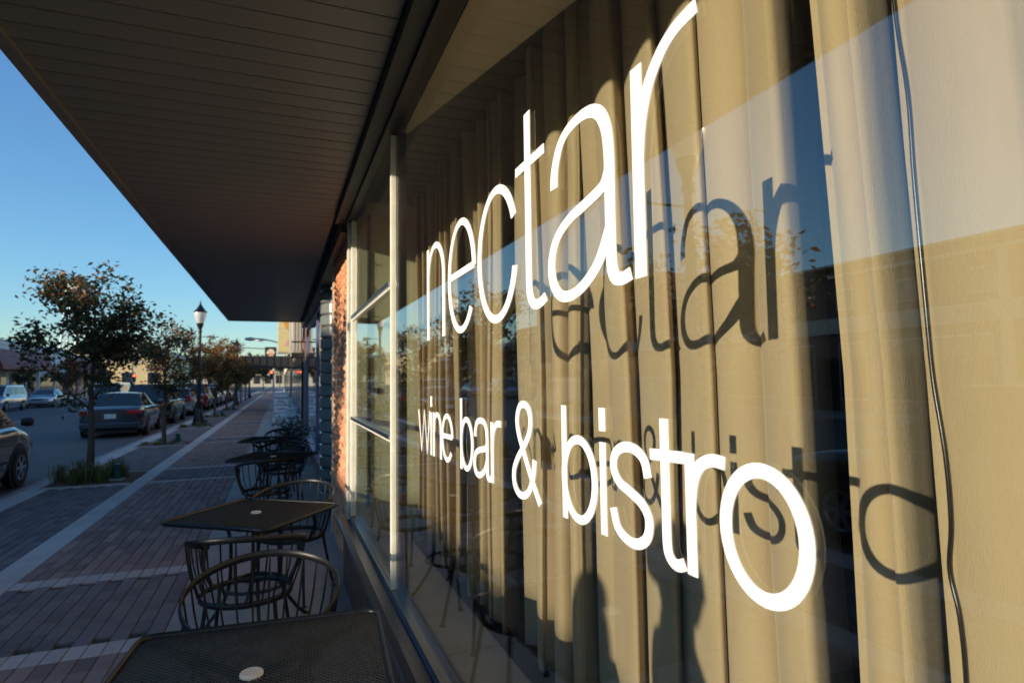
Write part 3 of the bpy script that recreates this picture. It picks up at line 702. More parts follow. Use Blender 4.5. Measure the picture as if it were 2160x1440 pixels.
# ------------------------------------------------------------------ street trees
def tree_meshes(seed, H, cr, cz0, nclus, nleaf, warm, lsz=.085):
    r2 = random.Random(seed); tr = MB(); lf = MB(); tips = []
    tp = smooth_path([(0, 0, 0), (.01, .01, H*.22), (-.015, .01, H*.40), (.02, 0, H*.62), (0, .02, H*.92)], 5)
    tr.tube(tp, [(.062-.052*i/(len(tp)-1)) for i in range(len(tp))], 9)
    for b in range(15):
        t = r2.uniform(.0, 1); z0 = cz0*.85+(H*.82-cz0*.85)*t; a = b*2.4+r2.uniform(-.4, .4)
        rr = cr*(.55+.55*math.sin(math.pi*min(1, .18+.75*t)))*r2.uniform(.75, 1.1)
        p0 = Vector((0, 0, z0)); z1 = z0+(H-z0)*r2.uniform(.25, .6); p1 = Vector((math.cos(a)*rr*.5, math.sin(a)*rr*.5, z0+(z1-z0)*.45)); p2 = Vector((math.cos(a)*rr, math.sin(a)*rr, z1))
        pt = smooth_path([p0, p1, p2], 5); tr.tube(pt, [.022-.018*i/(len(pt)-1) for i in range(len(pt))], 6)
        for q in range(3, len(pt)): tips.append((pt[q], .26))
        tips.append((p2, .34)); tips.append((p2+Vector((r2.uniform(-.15, .15), r2.uniform(-.15, .15), r2.uniform(.0, .25))), .25))
    for q in range(6): tips.append((Vector((r2.gauss(0, .12), r2.gauss(0, .12), H*r2.uniform(.8, 1.0))), .25))
    clus = [r2.choice(tips) for _ in range(nclus)]
    for c, sp in clus:
        cc = c+Vector((r2.gauss(0, .10), r2.gauss(0, .10), r2.gauss(0, .10)))
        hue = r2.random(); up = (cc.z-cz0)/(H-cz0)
        for k in range(nleaf):
            p = cc+Vector((r2.gauss(0, sp*.36), r2.gauss(0, sp*.36), r2.gauss(0, sp*.30)))
            a = r2.uniform(0, 6.283); el = r2.uniform(-1.1, .5); d = Vector((math.cos(a)*math.cos(el), math.sin(a)*math.cos(el), math.sin(el)))
            s_ = d.cross(Vector((r2.gauss(0, 1), r2.gauss(0, 1), r2.gauss(0, 1)))).normalized(); L = lsz*r2.uniform(.7, 1.25); wd = L*.24
            n_ = d.cross(s_)*L*.10
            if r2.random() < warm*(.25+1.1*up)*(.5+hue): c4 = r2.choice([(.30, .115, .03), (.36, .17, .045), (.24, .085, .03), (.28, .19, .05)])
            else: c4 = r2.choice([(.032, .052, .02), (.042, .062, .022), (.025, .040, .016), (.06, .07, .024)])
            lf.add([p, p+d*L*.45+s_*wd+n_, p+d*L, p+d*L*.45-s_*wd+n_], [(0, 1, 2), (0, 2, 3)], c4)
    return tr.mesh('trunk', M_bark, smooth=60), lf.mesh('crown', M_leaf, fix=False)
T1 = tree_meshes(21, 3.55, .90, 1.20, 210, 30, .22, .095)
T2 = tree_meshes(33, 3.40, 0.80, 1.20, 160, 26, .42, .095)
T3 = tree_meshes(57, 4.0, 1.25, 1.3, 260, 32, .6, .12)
def plant_tree(T, loc, rz, sc_, label, group='street trees along the kerb'):
    e = empty('street_tree', loc, label, 'tree', group); e.rotation_euler.z = rz; e.scale = (sc_, sc_, sc_)
    for nm, me in (('trunk', T[0]), ('crown', T[1])):
        o = bpy.data.objects.new(nm, me); col.objects.link(o); o.parent = e
    return e
plant_tree(T1, (-2.97, 12.1, 0), 1.0, 1.0, 'dark leafy young tree growing out of the long grass bed')
plant_tree(T2, (-2.86, 18.35, 0), 2.0, 1.0, 'slim young tree with bronze leaf tips by the second mulch bed')
plant_tree(T3, (-2.86, 31.6, 0), .4, .93, 'bronze and green tree just past the tall street lamp')
plant_tree(T3, (-2.86, 38.6, 0), 2.4, .9, 'bronze tree farther along near the red car')
plant_tree(T1, (-2.86, 45.0, 0), 3.4, .95, 'dark green tree far along the pavement')
plant_tree(T3, (-2.86, 52, 0), 4.4, .9, 'bronze tree before the black marquee')
plant_tree(T2, (-2.86, 59, 0), 5.4, 1.1, 'slim bronze tree past the black marquee')
plant_tree(T2, (-3.0, 4.9, 0), 4.1, .98, 'slim young tree beside the kerb lamp across from the brick pier')
plant_tree(T2, (-20.6, 50, 0), 1.1, .9, 'small dark tree before the red awning shop across the street')
plant_tree(T1, (-20.6, 63, 0), 2.2, .95, 'dark tree before the white wall across the street')
plant_tree(T3, (-20.6, 74, 0), .2, 1.0, 'bronze tree across the street past the white wall')
plant_tree(T3, (-20.6, 86, 0), 1.2, 1.1, 'bronze tree across the street at the corner')
for i, (x, y, s_) in enumerate(((-14, 150, 2.0), (-7, 160, 2.2), (-3, 128, 1.7), (-17, 175, 2.3), (0, 175, 2.4), (-9, 190, 2.2), (-30, 150, 2.0), (-24, 200, 2.6), (5, 150, 1.6), (-5, 210, 2.6))):
    plant_tree(T3 if i % 2 else T1, (x, y, -.15), i*1.3, s_, 'hazy distant tree where the street ends', 'distant trees at the street end')
# ------------------------------------------------------------------ vehicles
def make_car(loc, rz, label, cat, paint, L=4.6, Wd=1.8, H=1.45, kind='sedan', lit=False):
    e = empty('parked_car', loc, label, cat, 'vehicles in the street'); e.rotation_euler.z = rz
    hw = Wd/2; belt = .98 if kind == 'sedan' else (1.02 if kind in ('suv', 'van') else .95); gc = .20
    hood = belt-(.12 if kind == 'sedan' else .06) if kind != 'van' else belt-.02; deck = belt+.02
    if kind == 'sedan': yb = dict(w0=L*.20, r0=L*.02, r1=-L*.20, b=-L*.36)
    elif kind == 'hatch': yb = dict(w0=L*.26, r0=L*.07, r1=-L*.33, b=-L*.47)
    elif kind == 'suv': yb = dict(w0=L*.22, r0=L*.08, r1=-L*.42, b=-L*.485)
    else: yb = dict(w0=L*.34, r0=L*.14, r1=-L*.43, b=-L*.49)
    st = []   # y, top z, half width, bottom z
    nose = L/2
    def tops(y):
        if y > yb['w0']: t = (y-yb['w0'])/(nose-yb['w0']); return hood-(.05+.20*t**2.2 if kind != 'van' else .06+.30*t**1.6)*1.0+.03
        if y < yb['b']: return deck-.06*((yb['b']-y)/(L/2+yb['b']+.001))**2
        return belt
    for i in range(33):
        y = -L/2+L*i/32; q = abs(y)/(L/2); nar = 1-.10*max(0, (q-.72)/.28)**2-.13*max(0, (q-.93)/.07)**1.5
        zt = tops(y)
        if q > .985: zt = min(zt, (.72 if y > 0 else .90))
        st.append((y, zt, hw*nar, gc+.10*max(0, (q-.88)/.12)))
    vs = []; fs = []; n = None
    for (y, zt, w_, zb) in st:
        half = [(w_*.80, zb), (w_*.955, zb+.03), (w_*.985, zb+.16), (w_, (zb+zt)*.50), (w_*.995, zt-.16), (w_*.965, zt-.06), (w_*.90, zt-.005), (w_*.6, zt+.018), (0, zt+.028)]
        ring = [(x, y, z) for x, z in half]+[(-x, y, z) for x, z in reversed(half[:-1])]
        n = len(ring); vs += ring
    for i in range(len(st)-1):
        for k in range(n): fs.append((i*n+k, i*n+(k+1) % n, (i+1)*n+(k+1) % n, (i+1)*n+k))
    fs.append(tuple(range(n))); fs.append(tuple((len(st)-1)*n+k for k in reversed(range(n))))
    body = MB().add(vs, fs).build('body', paint, e, smooth=38, local=True)
    # cabin
    rh = hw*(.70 if kind == 'sedan' else .76); bh = hw*.925; zr = H
    def cab(y, s): return y
    base = [(yb['w0'], bh*.93), (yb['r0'], bh), (yb['r1'], bh), (yb['b'], bh*.92)]
    F0, F1 = (yb['w0'], belt-.01), (yb['r0'], zr-.02); B0, B1 = (yb['b'], belt-.01), (yb['r1'], zr-.02)
    def cpt(sx, t, u):   # t 0..1 from belt to roof, u 0..1 from rear to front
        yr = B0[0]+(B1[0]-B0[0])*t; yf = F0[0]+(F1[0]-F0[0])*t; ww = bh+(rh-bh)*t; bow = .04*math.sin(math.pi*u)
        return Vector((sx*(ww-.05+bow), yr+(yf-yr)*u, belt-.01+(zr-.02-belt+.01)*t))
    cv = []; cf = []; NU = 10; NT = 6
    for sx in (-1, 1):
        for t in range(NT+1):
            for u in range(NU+1): cv.append(cpt(sx, t/NT, u/NU))
    o_ = (NT+1)*(NU+1)
    for t in range(NT):
        for u in range(NU):
            a = t*(NU+1)+u; cf.append((a, a+1, a+NU+2, a+NU+1)); b = a+o_; cf.append((b, b+NU+1, b+NU+2, b+1))
        for u in (0, NU):
            a = t*(NU+1)+u; cf.append((a, a+NU+1, a+NU+1+o_, a+o_))
    # roof, slightly crowned
    rv = len(cv); NR = 8
    for u in range(NU+1):
        a = cpt(-1, 1, u/NU); b = cpt(1, 1, u/NU)
        for k in range(NR+1): s_ = k/NR; q = a+(b-a)*s_; q.z += .045*math.sin(math.pi*s_)*(.5+.5*math.sin(math.pi*u/NU)); cv.append(q)
    for u in range(NU):
        for k in range(NR): a = rv+u*(NR+1)+k; cf.append((a, a+NR+1, a+NR+2, a+1))
    MB().add(cv, cf).build('cabin', paint, e, smooth=40, local=True)
    def quad_on_side(sx, u0, u1, t0, t1, nm, taper=0.):
        mb = MB(); vs = []; fs = []; k = 6
        for i in range(k+1):
            u = u0+(u1-u0)*i/k
            for t in (t0, t1):
                p = cpt(sx, t, u); p.x += sx*.006; vs.append(p)
        for i in range(k): fs.append((2*i, 2*i+2, 2*i+3, 2*i+1))
        mb.add(vs, fs).build(nm, M_cglass, e, smooth=180, local=True)
    cuts = {'sedan': [(.07, .46), (.49, .95)], 'hatch': [(.05, .24), (.27, .57), (.60, .95)], 'suv': [(.05, .28), (.31, .61), (.64, .95)], 'van': [(.04, .33), (.36, .64), (.67, .96)]}[kind]
    for sx in (-1, 1):
        for u0, u1 in cuts: quad_on_side(sx, u0, u1, .10, .86, 'side_window')
    for (P0, P1, dy, nm) in ((F0, F1, .006, 'windscreen'), (B0, B1, -.006, 'rear_window')):
        u = 1 if dy > 0 else 0; mb = MB()
        a, b, c_, d_ = cpt(-1, .08, u), cpt(1, .08, u), cpt(1, .90, u), cpt(-1, .90, u); ins = .06
        q = [a+Vector((ins, 0, 0)), b-Vector((ins, 0, 0)), c_-Vector((ins, 0, 0)), d_+Vector((ins, 0, 0))]
        nrm = (q[1]-q[0]).cross(q[3]-q[0]).normalized(); nrm = nrm if nrm.y*dy > 0 else -nrm
        mb.add([p+nrm*.007 for p in q], [(0, 1, 2, 3)]).build(nm, M_cglass, e, local=True)
    for sx in (-1, 1):
        y = yb['w0']-.12
        MB().lathe([(0, -.10), (.07, -.08), (.085, 0), (.07, .07), (0, .09)], 12, (sx*(hw+.08), y, belt+.08), 'x').build('mirror', M_trim if kind == 'van' else paint, e, smooth=60, local=True)
        for v, yc in enumerate((L*.30, -L*.29)):
            rw = .33 if kind in ('suv', 'van') else .315
            MB().lathe([(0, .0), (rw+.075, .0), (rw+.075, .006), (rw+.04, .012), (0, .012)], 28, (sx*(hw*.995) if sx > 0 else -hw*.995-.012+.0, yc, rw+.01), 'x').build('wheel_arch', M_trim, e, smooth=30, local=True)
            wh = MB().lathe([(rw*.62, -.10), (rw*.95, -.10), (rw, -.07), (rw, .07), (rw*.95, .095), (rw*.66, .10), (rw*.62, .085)], 28, (sx*(hw-.06), yc, rw), 'x').build('wheel', M_tyre, e, smooth=50, local=True)
            rim = MB(); xo = sx*(hw-.06)+sx*.088
            rim.lathe([(rw*.56, -.02), (rw*.64, 0), (rw*.64, .008), (rw*.57, .008)], 24, (xo, yc, rw), 'x'); rim.lathe([(0, .006), (rw*.16, .006), (rw*.16, -.02)], 12, (xo, yc, rw), 'x')
            for s_ in range(6):
                a = s_*math.pi/3; d = Vector((0, math.cos(a), math.sin(a))); c_ = Vector((xo, yc, rw)); rim.bar(c_+d*rw*.12, c_+d*rw*.60, .05, .014, up=(1, 0, 0))
            rim.build('rim', M_rim, wh, smooth=40, local=True)
            MB().lathe([(0, 0), (rw*.6, 0)], 20, (sx*(hw-.06)+sx*.055, yc, rw), 'x').build('hub', M_trim, wh, local=True)
        yq = L/2
        MB().obox((sx*hw*.66, yq-.10, .64), (1, 0, 0), (0, 1, 0), (0, 0, 1), hw*.19, .09, .075).build('headlight', M_head, e, bevel=.03, local=True)
        MB().obox((sx*hw*.70, -yq+.055, .82 if kind == 'sedan' else .92), (1, 0, 0), (0, 1, 0), (0, 0, 1), hw*(.22 if kind == 'sedan' else .14), .075, .075 if kind == 'sedan' else .17).build('tail_light', M_tail, e, bevel=.03, local=True)
        MB().bar((sx*(hw+.003), -L*.33, .47), (sx*(hw+.003), L*.20, .47), .012, .05).build('side_moulding', paint if kind != 'van' else M_trim, e, local=True)
        for yc in (-L*.10, L*.10): MB().bar((sx*(hw*.985), yc-.08, belt-.20), (sx*(hw*.985), yc+.06, belt-.20), .05, .03).build('door_handle', paint, e, bevel=.008, local=True)
        for yc in (-L*.19, -L*.005, L*.17): MB().bar((sx*(hw*.9985), yc, .33), (sx*(hw*.975), yc, belt-.07), .006, .007, up=(0, 1, 0)).build('door_seam', M_trim, e, local=True)
    MB().obox((0, -L/2-.012, .70 if kind == 'sedan' else .60), (1, 0, 0), (0, 1, 0), (0, 0, 1), .16, .008, .075).build('number_plate', M_plate, e, local=True)
    MB().obox((0, -L/2+.02, .40), (1, 0, 0), (0, 1, 0), (0, 0, 1), hw*.90, .06, .10).build('bumper', paint, e, bevel=.04, local=True)
    MB().obox((0, L/2-.02, .42), (1, 0, 0), (0, 1, 0), (0, 0, 1), hw*.84, .06, .12).build('bumper', paint, e, bevel=.04, local=True)
    MB().obox((0, L/2-.035, .64), (1, 0, 0), (0, 1, 0), (0, 0, 1), hw*.40, .05, .06).build('grille', M_trim, e, bevel=.02, local=True)
    MB().box(-hw*.8, hw*.8, -L/2+.2, L/2-.2, .15, .24).build('underbody', M_trim, e, local=True)
    return e
def paint(name, c, metal=.35): return mat(name, c, .22, metal, coat=1., spec=.5)
P_tan = paint('champagne_paint', (.22, .17, .115)); P_blue = paint('slate_blue_paint', (.028, .036, .055)); P_blk = paint('black_paint', (.010, .011, .013)); P_sil = paint('silver_paint', (.42, .44, .47), .6)
P_red = paint('red_paint', (.22, .012, .014)); P_wht = paint('white_paint', (.62, .64, .67), .0); P_lb = paint('pale_blue_paint', (.34, .40, .47), .5); P_grn = paint('dark_green_paint', (.02, .04, .035))
RZ = -.12
make_car((-5.10, 11.22, RZ), 0, 'champagne minivan parked at the kerb, its front wheel beside the grass bed', 'minivan', P_tan, 4.85, 1.92, 1.76, 'van')
make_car((-5.15, 25.05, RZ), R(2), 'slate blue sedan parked with red tail lights toward the grass bed', 'car', P_blue, 4.75, 1.83, 1.43, 'sedan')
make_car((-5.20, 31.3, RZ), 0, 'black SUV parked in front of the slate blue sedan', 'car', P_blk, 4.6, 1.85, 1.72, 'suv')
make_car((-5.15, 38.0, RZ), 0, 'silver hatchback parked at the kerb beyond the black SUV', 'car', P_sil, 4.3, 1.78, 1.50, 'hatch')
make_car((-5.15, 44.6, RZ), 0, 'red SUV parked at the kerb beyond the silver hatchback', 'car', P_red, 4.5, 1.82, 1.70, 'suv')
make_car((-5.15, 51.0, RZ), 0, 'dark green sedan parked beyond the red SUV', 'car', P_grn, 4.6, 1.8, 1.46, 'sedan')
make_car((-5.15, 57.2, RZ), 0, 'white SUV parked far along the kerb', 'car', P_wht, 4.6, 1.82, 1.68, 'suv')
make_car((-5.15, 63.6, RZ), 0, 'red sedan parked farthest along the kerb', 'car', P_red, 4.6, 1.8, 1.46, 'sedan')
make_car((-10.2, 47, RZ), 0, 'white van driving away in the far lane', 'van', P_wht, 4.8, 1.9, 1.85, 'van')
make_car((-9.0, 70, RZ), 0, 'silver SUV waiting at the far crossing', 'car', P_sil, 4.6, 1.85, 1.72, 'suv')
make_car((-17.6, 58.8, RZ), R(183), 'silver sedan parked across the street before the white wall', 'car', P_sil, 4.8, 1.8, 1.42, 'sedan')
make_car((-18.0, 51.2, RZ), R(180), 'pale blue minivan parked across the street behind the silver sedan', 'minivan', P_lb, 4.9, 1.9, 1.78, 'van')
make_car((-5.2, 3.2, RZ), 0, 'dark grey SUV parked behind the champagne minivan', 'car', paint('grey_paint', (.06, .062, .066)), 4.6, 1.82, 1.62, 'suv')
make_car((-18.0, 30, RZ), R(180), 'white sedan parked before the brown brick block', 'car', P_wht, 4.7, 1.8, 1.45, 'sedan')
# ------------------------------------------------------------------ buildings across the street (facades look toward +X)
def block(name, label, x_f, depth, y0, y1, H, wall, bays, trim=None, parapet=.35, upper=None, sign=None, awn=None, win_h=2.5):
    e = empty(name, (x_f, (y0+y1)/2, 0), label, 'building')
    MB().box(x_f-depth, x_f, y0, y1, 0, H).build('wall', wall, e)
    t = trim or wall
    MB().box(x_f-depth-.1, x_f+.12, y0-.02, y1+.02, H, H+.12).build('coping', t, e, bevel=.02)
    MB().box(x_f, x_f+.10, y0, y1, H-parapet-.16, H-parapet).build('cornice', t, e, bevel=.02)
    n = bays; bw = (y1-y0)/n
    for i in range(n):
        a = y0+bw*i+.45; b = y0+bw*(i+1)-.45
        if i % 3 == 1:
            d = MB().box(x_f, x_f+.05, (a+b)/2-.55, (a+b)/2+.55, .02, 2.35).build('door', M_dwin, e); MB().box(x_f+.05, x_f+.09, (a+b)/2+.38, (a+b)/2+.41, .9, 1.3).build('handle', M_chrome, d)
            rng = ((a, (a+b)/2-.65), ((a+b)/2+.65, b))
        else: rng = ((a, b),)
        for p, q in rng:
            if q-p < .5: continue
            wn = MB().box(x_f, x_f+.06, p, q, .5, .5+win_h).build('window', M_galv, e)
            k = max(1, round((q-p)/1.6)); pw = (q-p-.08)/k
            for j in range(k): MB().box(x_f+.03, x_f+.075, p+.06+pw*j, p+.02+pw*(j+1), .58, .42+win_h).build('pane', M_dwin, wn)
        MB().box(x_f, x_f+.14, y0+bw*i-.18, y0+bw*i+.18, 0, H-parapet-.2).build('pilaster', t, e)
    if upper:
        zc, h_, k = upper
        for i in range(k):
            yc = y0+(y1-y0)*(i+.5)/k
            wn = MB().box(x_f, x_f+.06, yc-.42, yc+.42, zc-h_/2, zc+h_/2).build('window', t, e); MB().box(x_f+.02, x_f+.075, yc-.36, yc+.36, zc-h_/2+.06, zc+h_/2-.06).build('pane', M_dwin, wn)
    if sign: MB().box(x_f, x_f+.16, y0+.6, y1-.6, sign[0], sign[1]).build('sign_band', sign[2], e)
    if awn:
        z0, z1, pr, m_ = awn
        a_ = MB().prism([(x_f, z1), (x_f+pr*.55, z1-.12), (x_f+pr, z0+.25), (x_f+pr, z0), (x_f, z0)], y0+.3, y1-.3, 'y').build('awning', m_, e)
        k = int((y1-y0)/.5)
        for i in range(k):
            y = y0+.45+i*.5
            MB().prism([(x_f+.02, z1+.025), (x_f+pr*.55+.01, z1-.095), (x_f+pr+.03, z0+.26), (x_f+pr+.03, z0), (x_f+pr*.5, z0+.1)], y-.03, y+.03, 'y').build('rib', m_, a_)
    return e
XF = -22.0
block('low_shop', 'low tan shop block across the street, behind the photographer', XF, 14, -46, -1.9, 4.80, M_cream, 8, parapet=.5, sign=(3.3, 3.9, M_brown), win_h=2.2)
block('brick_shop', 'long brown brick shop row across the street', XF, 14, -1.8, 37.0, 6.40, M_brown, 8, M_cream, upper=(4.9, .9, 14), sign=(3.4, 4.1, M_cream))
block('tall_block', 'tall brown block with stepped parapet across the street', XF, 14, 37.1, 52.6, 8.9, M_brown, 4, M_brown, upper=(6.0, 1.8, 5), sign=(3.5, 4.2, M_dark))
MB().box(XF-14, XF+.02, 37.1, 45, 9.03, 9.45).build('parapet_step', M_brown, bpy.data.objects['tall_block'])
block('corner_shop', 'low brown shop next to the tall block', XF, 14, 52.7, 58.0, 6.6, M_brown, 2, M_cream, sign=(3.4, 4.0, M_cream))
block('awning_shop', 'white fronted shop with curved red ribbed awning', XF, 12, 58.6, 71.0, 5.45, M_wht, 4, M_wht, parapet=.15, awn=(2.95, 4.72, 1.5, M_red), sign=(2.45, 2.9, M_wht))
block('white_shop', 'white walled shop beside the red awning', XF, 12, 71.1, 80.0, 5.35, M_wht, 2, M_wht, parapet=.2, win_h=2.0)
block('red_roof_shop', 'farther shop with red sloped roof front', XF, 12, 80.1, 92.0, 4.9, M_wht, 4, M_red, awn=(2.8, 4.4, 1.3, M_red))
# sunlit corner building beyond the crossing: its flank faces the camera
e = empty('tan_corner_building', (-22, 118, 0), 'sunlit tan corner building with pale cornice and dark windows', 'building')
MB().box(-36, -17.2, 112, 140, 0, 6.2).build('wall', M_tan, e)
MB().box(-36.3, -16.9, 111.6, 140.2, 6.2, 6.9).build('cornice', M_cream, e, bevel=.06)
MB().box(-36, -17.2, 111.85, 112, 5.2, 5.5).build('string_course', M_cream, e)
for i in range(5):
    x = -34.5+i*3.6; wn = MB().box(x, x+1.7, 111.9, 112, .8, 3.6).build('window', M_cream, e); MB().box(x+.12, x+1.58, 111.86, 111.9, .92, 3.48).build('pane', M_dwin, wn)
MB().box(-19.3, -17.0, 110.2, 112, 3.9, 4.2).build('porch_roof', M_red, e)
e = empty('street_end_building', (2, 240, 0), 'pale distant building closing the end of the street', 'building')
MB().box(-30, 25, 240, 255, 0, 7.5).build('wall', M_cream, e)
for i in range(14): wn = MB().box(-28+i*3.8, -26+i*3.8, 239.85, 240, 1.2, 4.2).build('window', M_dwin, e)
MB().box(-30.3, 25.3, 239.6, 255, 7.5, 8.1).build('cornice', M_wht, e)
# water tower
e = empty('water_tower', (-40, 150, 0), 'white water tower with dark conical roof above the trees', 'water tower')
MB().lathe([(0, 17.8), (2.0, 18.0), (2.15, 18.4), (2.15, 22.6), (2.0, 22.7), (0, 22.7)], 28, (-40, 150, 0)).build('tank', M_wht, e, smooth=40)
MB().lathe([(2.5, 22.65), (2.4, 22.75), (0, 24.9)], 28, (-40, 150, 0)).build('roof', mat('tower_roof', (.12, .06, .045), .7), e, smooth=30)
for sx in (-1, 1):
    for sy in (-1, 1): MB().tube([(-40+sx*2.6, 150+sy*2.6, 0), (-40+sx*1.7, 150+sy*1.7, 18)], .16, 8).build('leg', M_galv, e, smooth=60)
MB().tube([(-40, 150, 0), (-40, 150, 18)], .35, 10).build('riser_pipe', M_galv, e, smooth=60)
for z in (6, 12):
    q = 2.6-.9*z/18
    MB().tube([(-40-q, 150-q, z), (-40+q, 150-q, z), (-40+q, 150+q, z), (-40-q, 150+q, z)], .07, 6, closed=True).build('brace_ring', M_galv, e)
# ------------------------------------------------------------------ the shops beyond, on this side
e = empty('glass_block_column', (.9, 8.4, 0), 'rounded glass block column by the recessed entrance', 'column')
for i in range(19):
    z0 = .02+i*.155
    b = MB().lathe([(0, z0), (.27, z0), (.285, z0+.012), (.285, z0+.128), (.27, z0+.14), (0, z0+.14)], 20, (.785, 8.40, 0)).build('glass_block', M_blk, e, smooth=35)
core = MB().lathe([(0, 0), (.262, 0), (.262, 2.97), (0, 2.97)], 20, (.785, 8.40, 0)); core.build('mortar_core', M_dark, e, smooth=35)
e = empty('next_shop', (.62, 12, 0), 'neighbouring shop with blue framed display window', 'shop')
MB().box(.62, 3.0, 9.0, 16.4, 3.0, 5.2).build('upper_wall', M_brown, e)
MB().box(.62, .80, 9.1, 15.0, 0, .30).build('bulkhead', M_brown, e)
wn = MB().box(.56, .68, 9.05, 15.0, .33, .37).build('window', M_blue, e)
for y in (10.9, 14.95): MB().box(.585, .66, y, y+.04, .37, 2.86).build('frame_post', M_blue, wn)
MB().box(.575, .66, 9.05, 15.0, 2.80, 2.86).build('frame_head', M_blue, wn)
MB().box(.612, .618, 9.06, 10.9, .37, 2.80).build('pane', M_glass, wn); MB().box(.612, .618, 10.94, 14.95, .37, 2.80).build('pane', M_glass, wn)
MB().box(1.9, 1.95, 8.8, 15.2, 0, 3.0).build('back_wall', M_inside, e); MB().box(.68, 1.9, 9.0, 15.0, .25, .30).build('display_floor', M_inside, e)
MB().box(.82, 2.6, 6.76, 6.80, 0, 3.06).build('return_wall', M_inside, e); MB().box(2.2, 2.25, 6.8, 9.0, 0, 3.06).build('entrance_door', M_dwin, e)
# dark brick pier of small bricks
pr = empty('brown_brick_pier', (.66, 15.7, 0), 'narrow dark brown brick pier beyond the blue framed window', 'pier')
MB().box(.645, 1.4, 15.03, 16.4, 0, 3.0).build('core', M_mort, pr)
bm_ = MB().box(-.02, .02, -.098, .098, -.029, .029).mesh('brick', mat('dark_brown_brick', (.12, .055, .04), .85, c2=(.09, .042, .032), scale=9, vary=.3))
for r_ in range(40):
    for k in range(6):
        y = 15.14+k*.21+(.105 if r_ % 2 else 0)
        if y < 16.33: inst('brick', bm_, pr, (.64, y, .05+r_*.0715))
bm2 = bm_
for r_ in range(40):
    for k in range(3): o = inst('brick', bm_, pr, (.77+k*.21+(.1 if r_ % 2 else 0), 15.025, .05+r_*.0715), R(90))
# projecting signs
e = empty('yellow_sign', (.12, 17.4, 2.35), 'tall yellow projecting sign with faint pink print', 'sign')
MB().box(-.065, .295, 17.35, 17.45, 2.36, 5.0).build('frame', M_alum, e)
for a, b in ((2.40, 3.02), (3.05, 4.0), (4.03, 4.96)): f_ = MB().box(-.045, .245, 17.335, 17.35, a, b).build('face', M_yel, e)
MB().box(.245, .29, 17.33, 17.35, 2.38, 4.98).build('edge_strip', M_wht, e)
M_pink = mat('pink_print', (.70, .42, .36), .6); M_org = mat('orange_print', (.72, .36, .06), .6)
MB().prism([(.10, 2.58), (.20, 2.58), (.21, 2.66), (.19, 2.75), (.16, 2.70), (.12, 2.66)], 17.331, 17.3349, 'y').build('print', M_pink, e)
MB().prism([(.08, 3.25), (.12, 3.08), (.17, 3.02), (.20, 3.10), (.19, 3.3), (.13, 3.4)], 17.331, 17.3349, 'y').build('print', M_org, e)
for z in (2.7, 4.2): MB().tube([(.29, 17.4, z), (.68, 17.4, z)], .02, 6).build('bracket', M_dark, e)
e = empty('beige_box_sign', (.45, 18.6, 2.4), 'beige ribbed box sign behind the yellow sign', 'sign')
MB().box(.335, .60, 18.5, 18.8, 2.46, 5.2).build('box', mat('beige_panel', (.45, .41, .34), .6), e)
for x in (.345, .43, .515): MB().box(x, x+.05, 18.485, 18.5, 2.5, 5.1).build('rib', mat('beige_rib', (.52, .48, .40), .6), e)
MB().box(.31, .68, 18.47, 18.82, 2.30, 2.455).build('base', M_dark, e)
e = empty('far_shop_row', (.7, 30, 0), 'shaded shop row on this side beyond the signs', 'building')
MB().box(.68, 9, 16.45, 34, 0, 6.0).build('wall', M_brown, e)
MB().box(.62, .68, 18.9, 33.9, 2.9, 5.4).build('siding', M_wht, e)
for i in range(5):
    y = 19.5+i*2.9; wn = MB().box(.62, .68, y, y+2.3, .5, 2.6).build('window', M_dwin, e); MB().box(.60, .62, y-.05, y+2.35, .42, .5).build('sill', M_wht, wn)
e = empty('marquee_building', (.7, 42, 0), 'building with flat black marquee over the pavement', 'building')
MB().box(.7, 9, 34.1, 60, 0, 7.2).build('wall', M_cream, e)
mq = MB().box(-1.72, .69, 35.5, 40.5, 2.45, 3.05).build('marquee', M_dark, e)
for i in range(6): MB().box(-1.70+i*.36, -1.42+i*.36, 35.46, 35.5, 2.5, 3.0).build('panel', M_trim, mq)
MB().box(-1.76, -1.72, 35.46, 40.5, 2.42, 3.09).build('fascia', M_black, mq)
for i in range(4):
    y = 42+i*4.2; wn = MB().box(.64, .7, y, y+3.2, .6, 2.9).build('window', M_dwin, e)
MB().box(.58, .7, 34.1, 60, 3.6, 3.9).build('cornice', M_wht, e)
e = empty('far_block', (.7, 80, 0), 'far pale block on this side of the street', 'building')
MB().box(.7, 9, 60.2, 110, 0, 6.0).build('wall', M_cream, e)
MB().box(.55, .7, 60.2, 110, 5.0, 5.3).build('cornice', M_wht, e)
for i in range(9): y = 61+i*5; MB().box(.64, .7, y, y+3.4, .6, 2.8).build('window', M_dwin, e)
# hanging sign over the marquee
e = empty('hanging_sign', (-.55, 41, 3.0), 'orange and cream hanging sign with a ring emblem above the marquee', 'sign')
MB().box(-.90, -.22, 41.0, 41.1, 3.07, 3.85).build('board', M_dark, e)
MB().prism([(-.82, 3.50), (-.70, 3.68), (-.56, 3.74), (-.40, 3.68), (-.30, 3.50), (-.34, 3.40), (-.78, 3.40)], 40.98, 40.998, 'y').build('arch', mat('cream_print', (.62, .52, .38), .6), e)
MB().lathe([(.12, -.01), (.19, -.01), (.19, .01), (.12, .01)], 20, (-.55, 40.975, 3.26), 'y').build('ring', mat('orange_ring', (.66, .17, .06), .6), e)
MB().lathe([(0, -.004), (.115, -.004), (.115, .004)], 20, (-.55, 40.98, 3.26), 'y').build('disc', MATS['cream_print'], e)
MB().tube([(-.22, 41.05, 3.7), (.70, 41.05, 3.7)], .025, 6).build('bracket', M_dark, e)
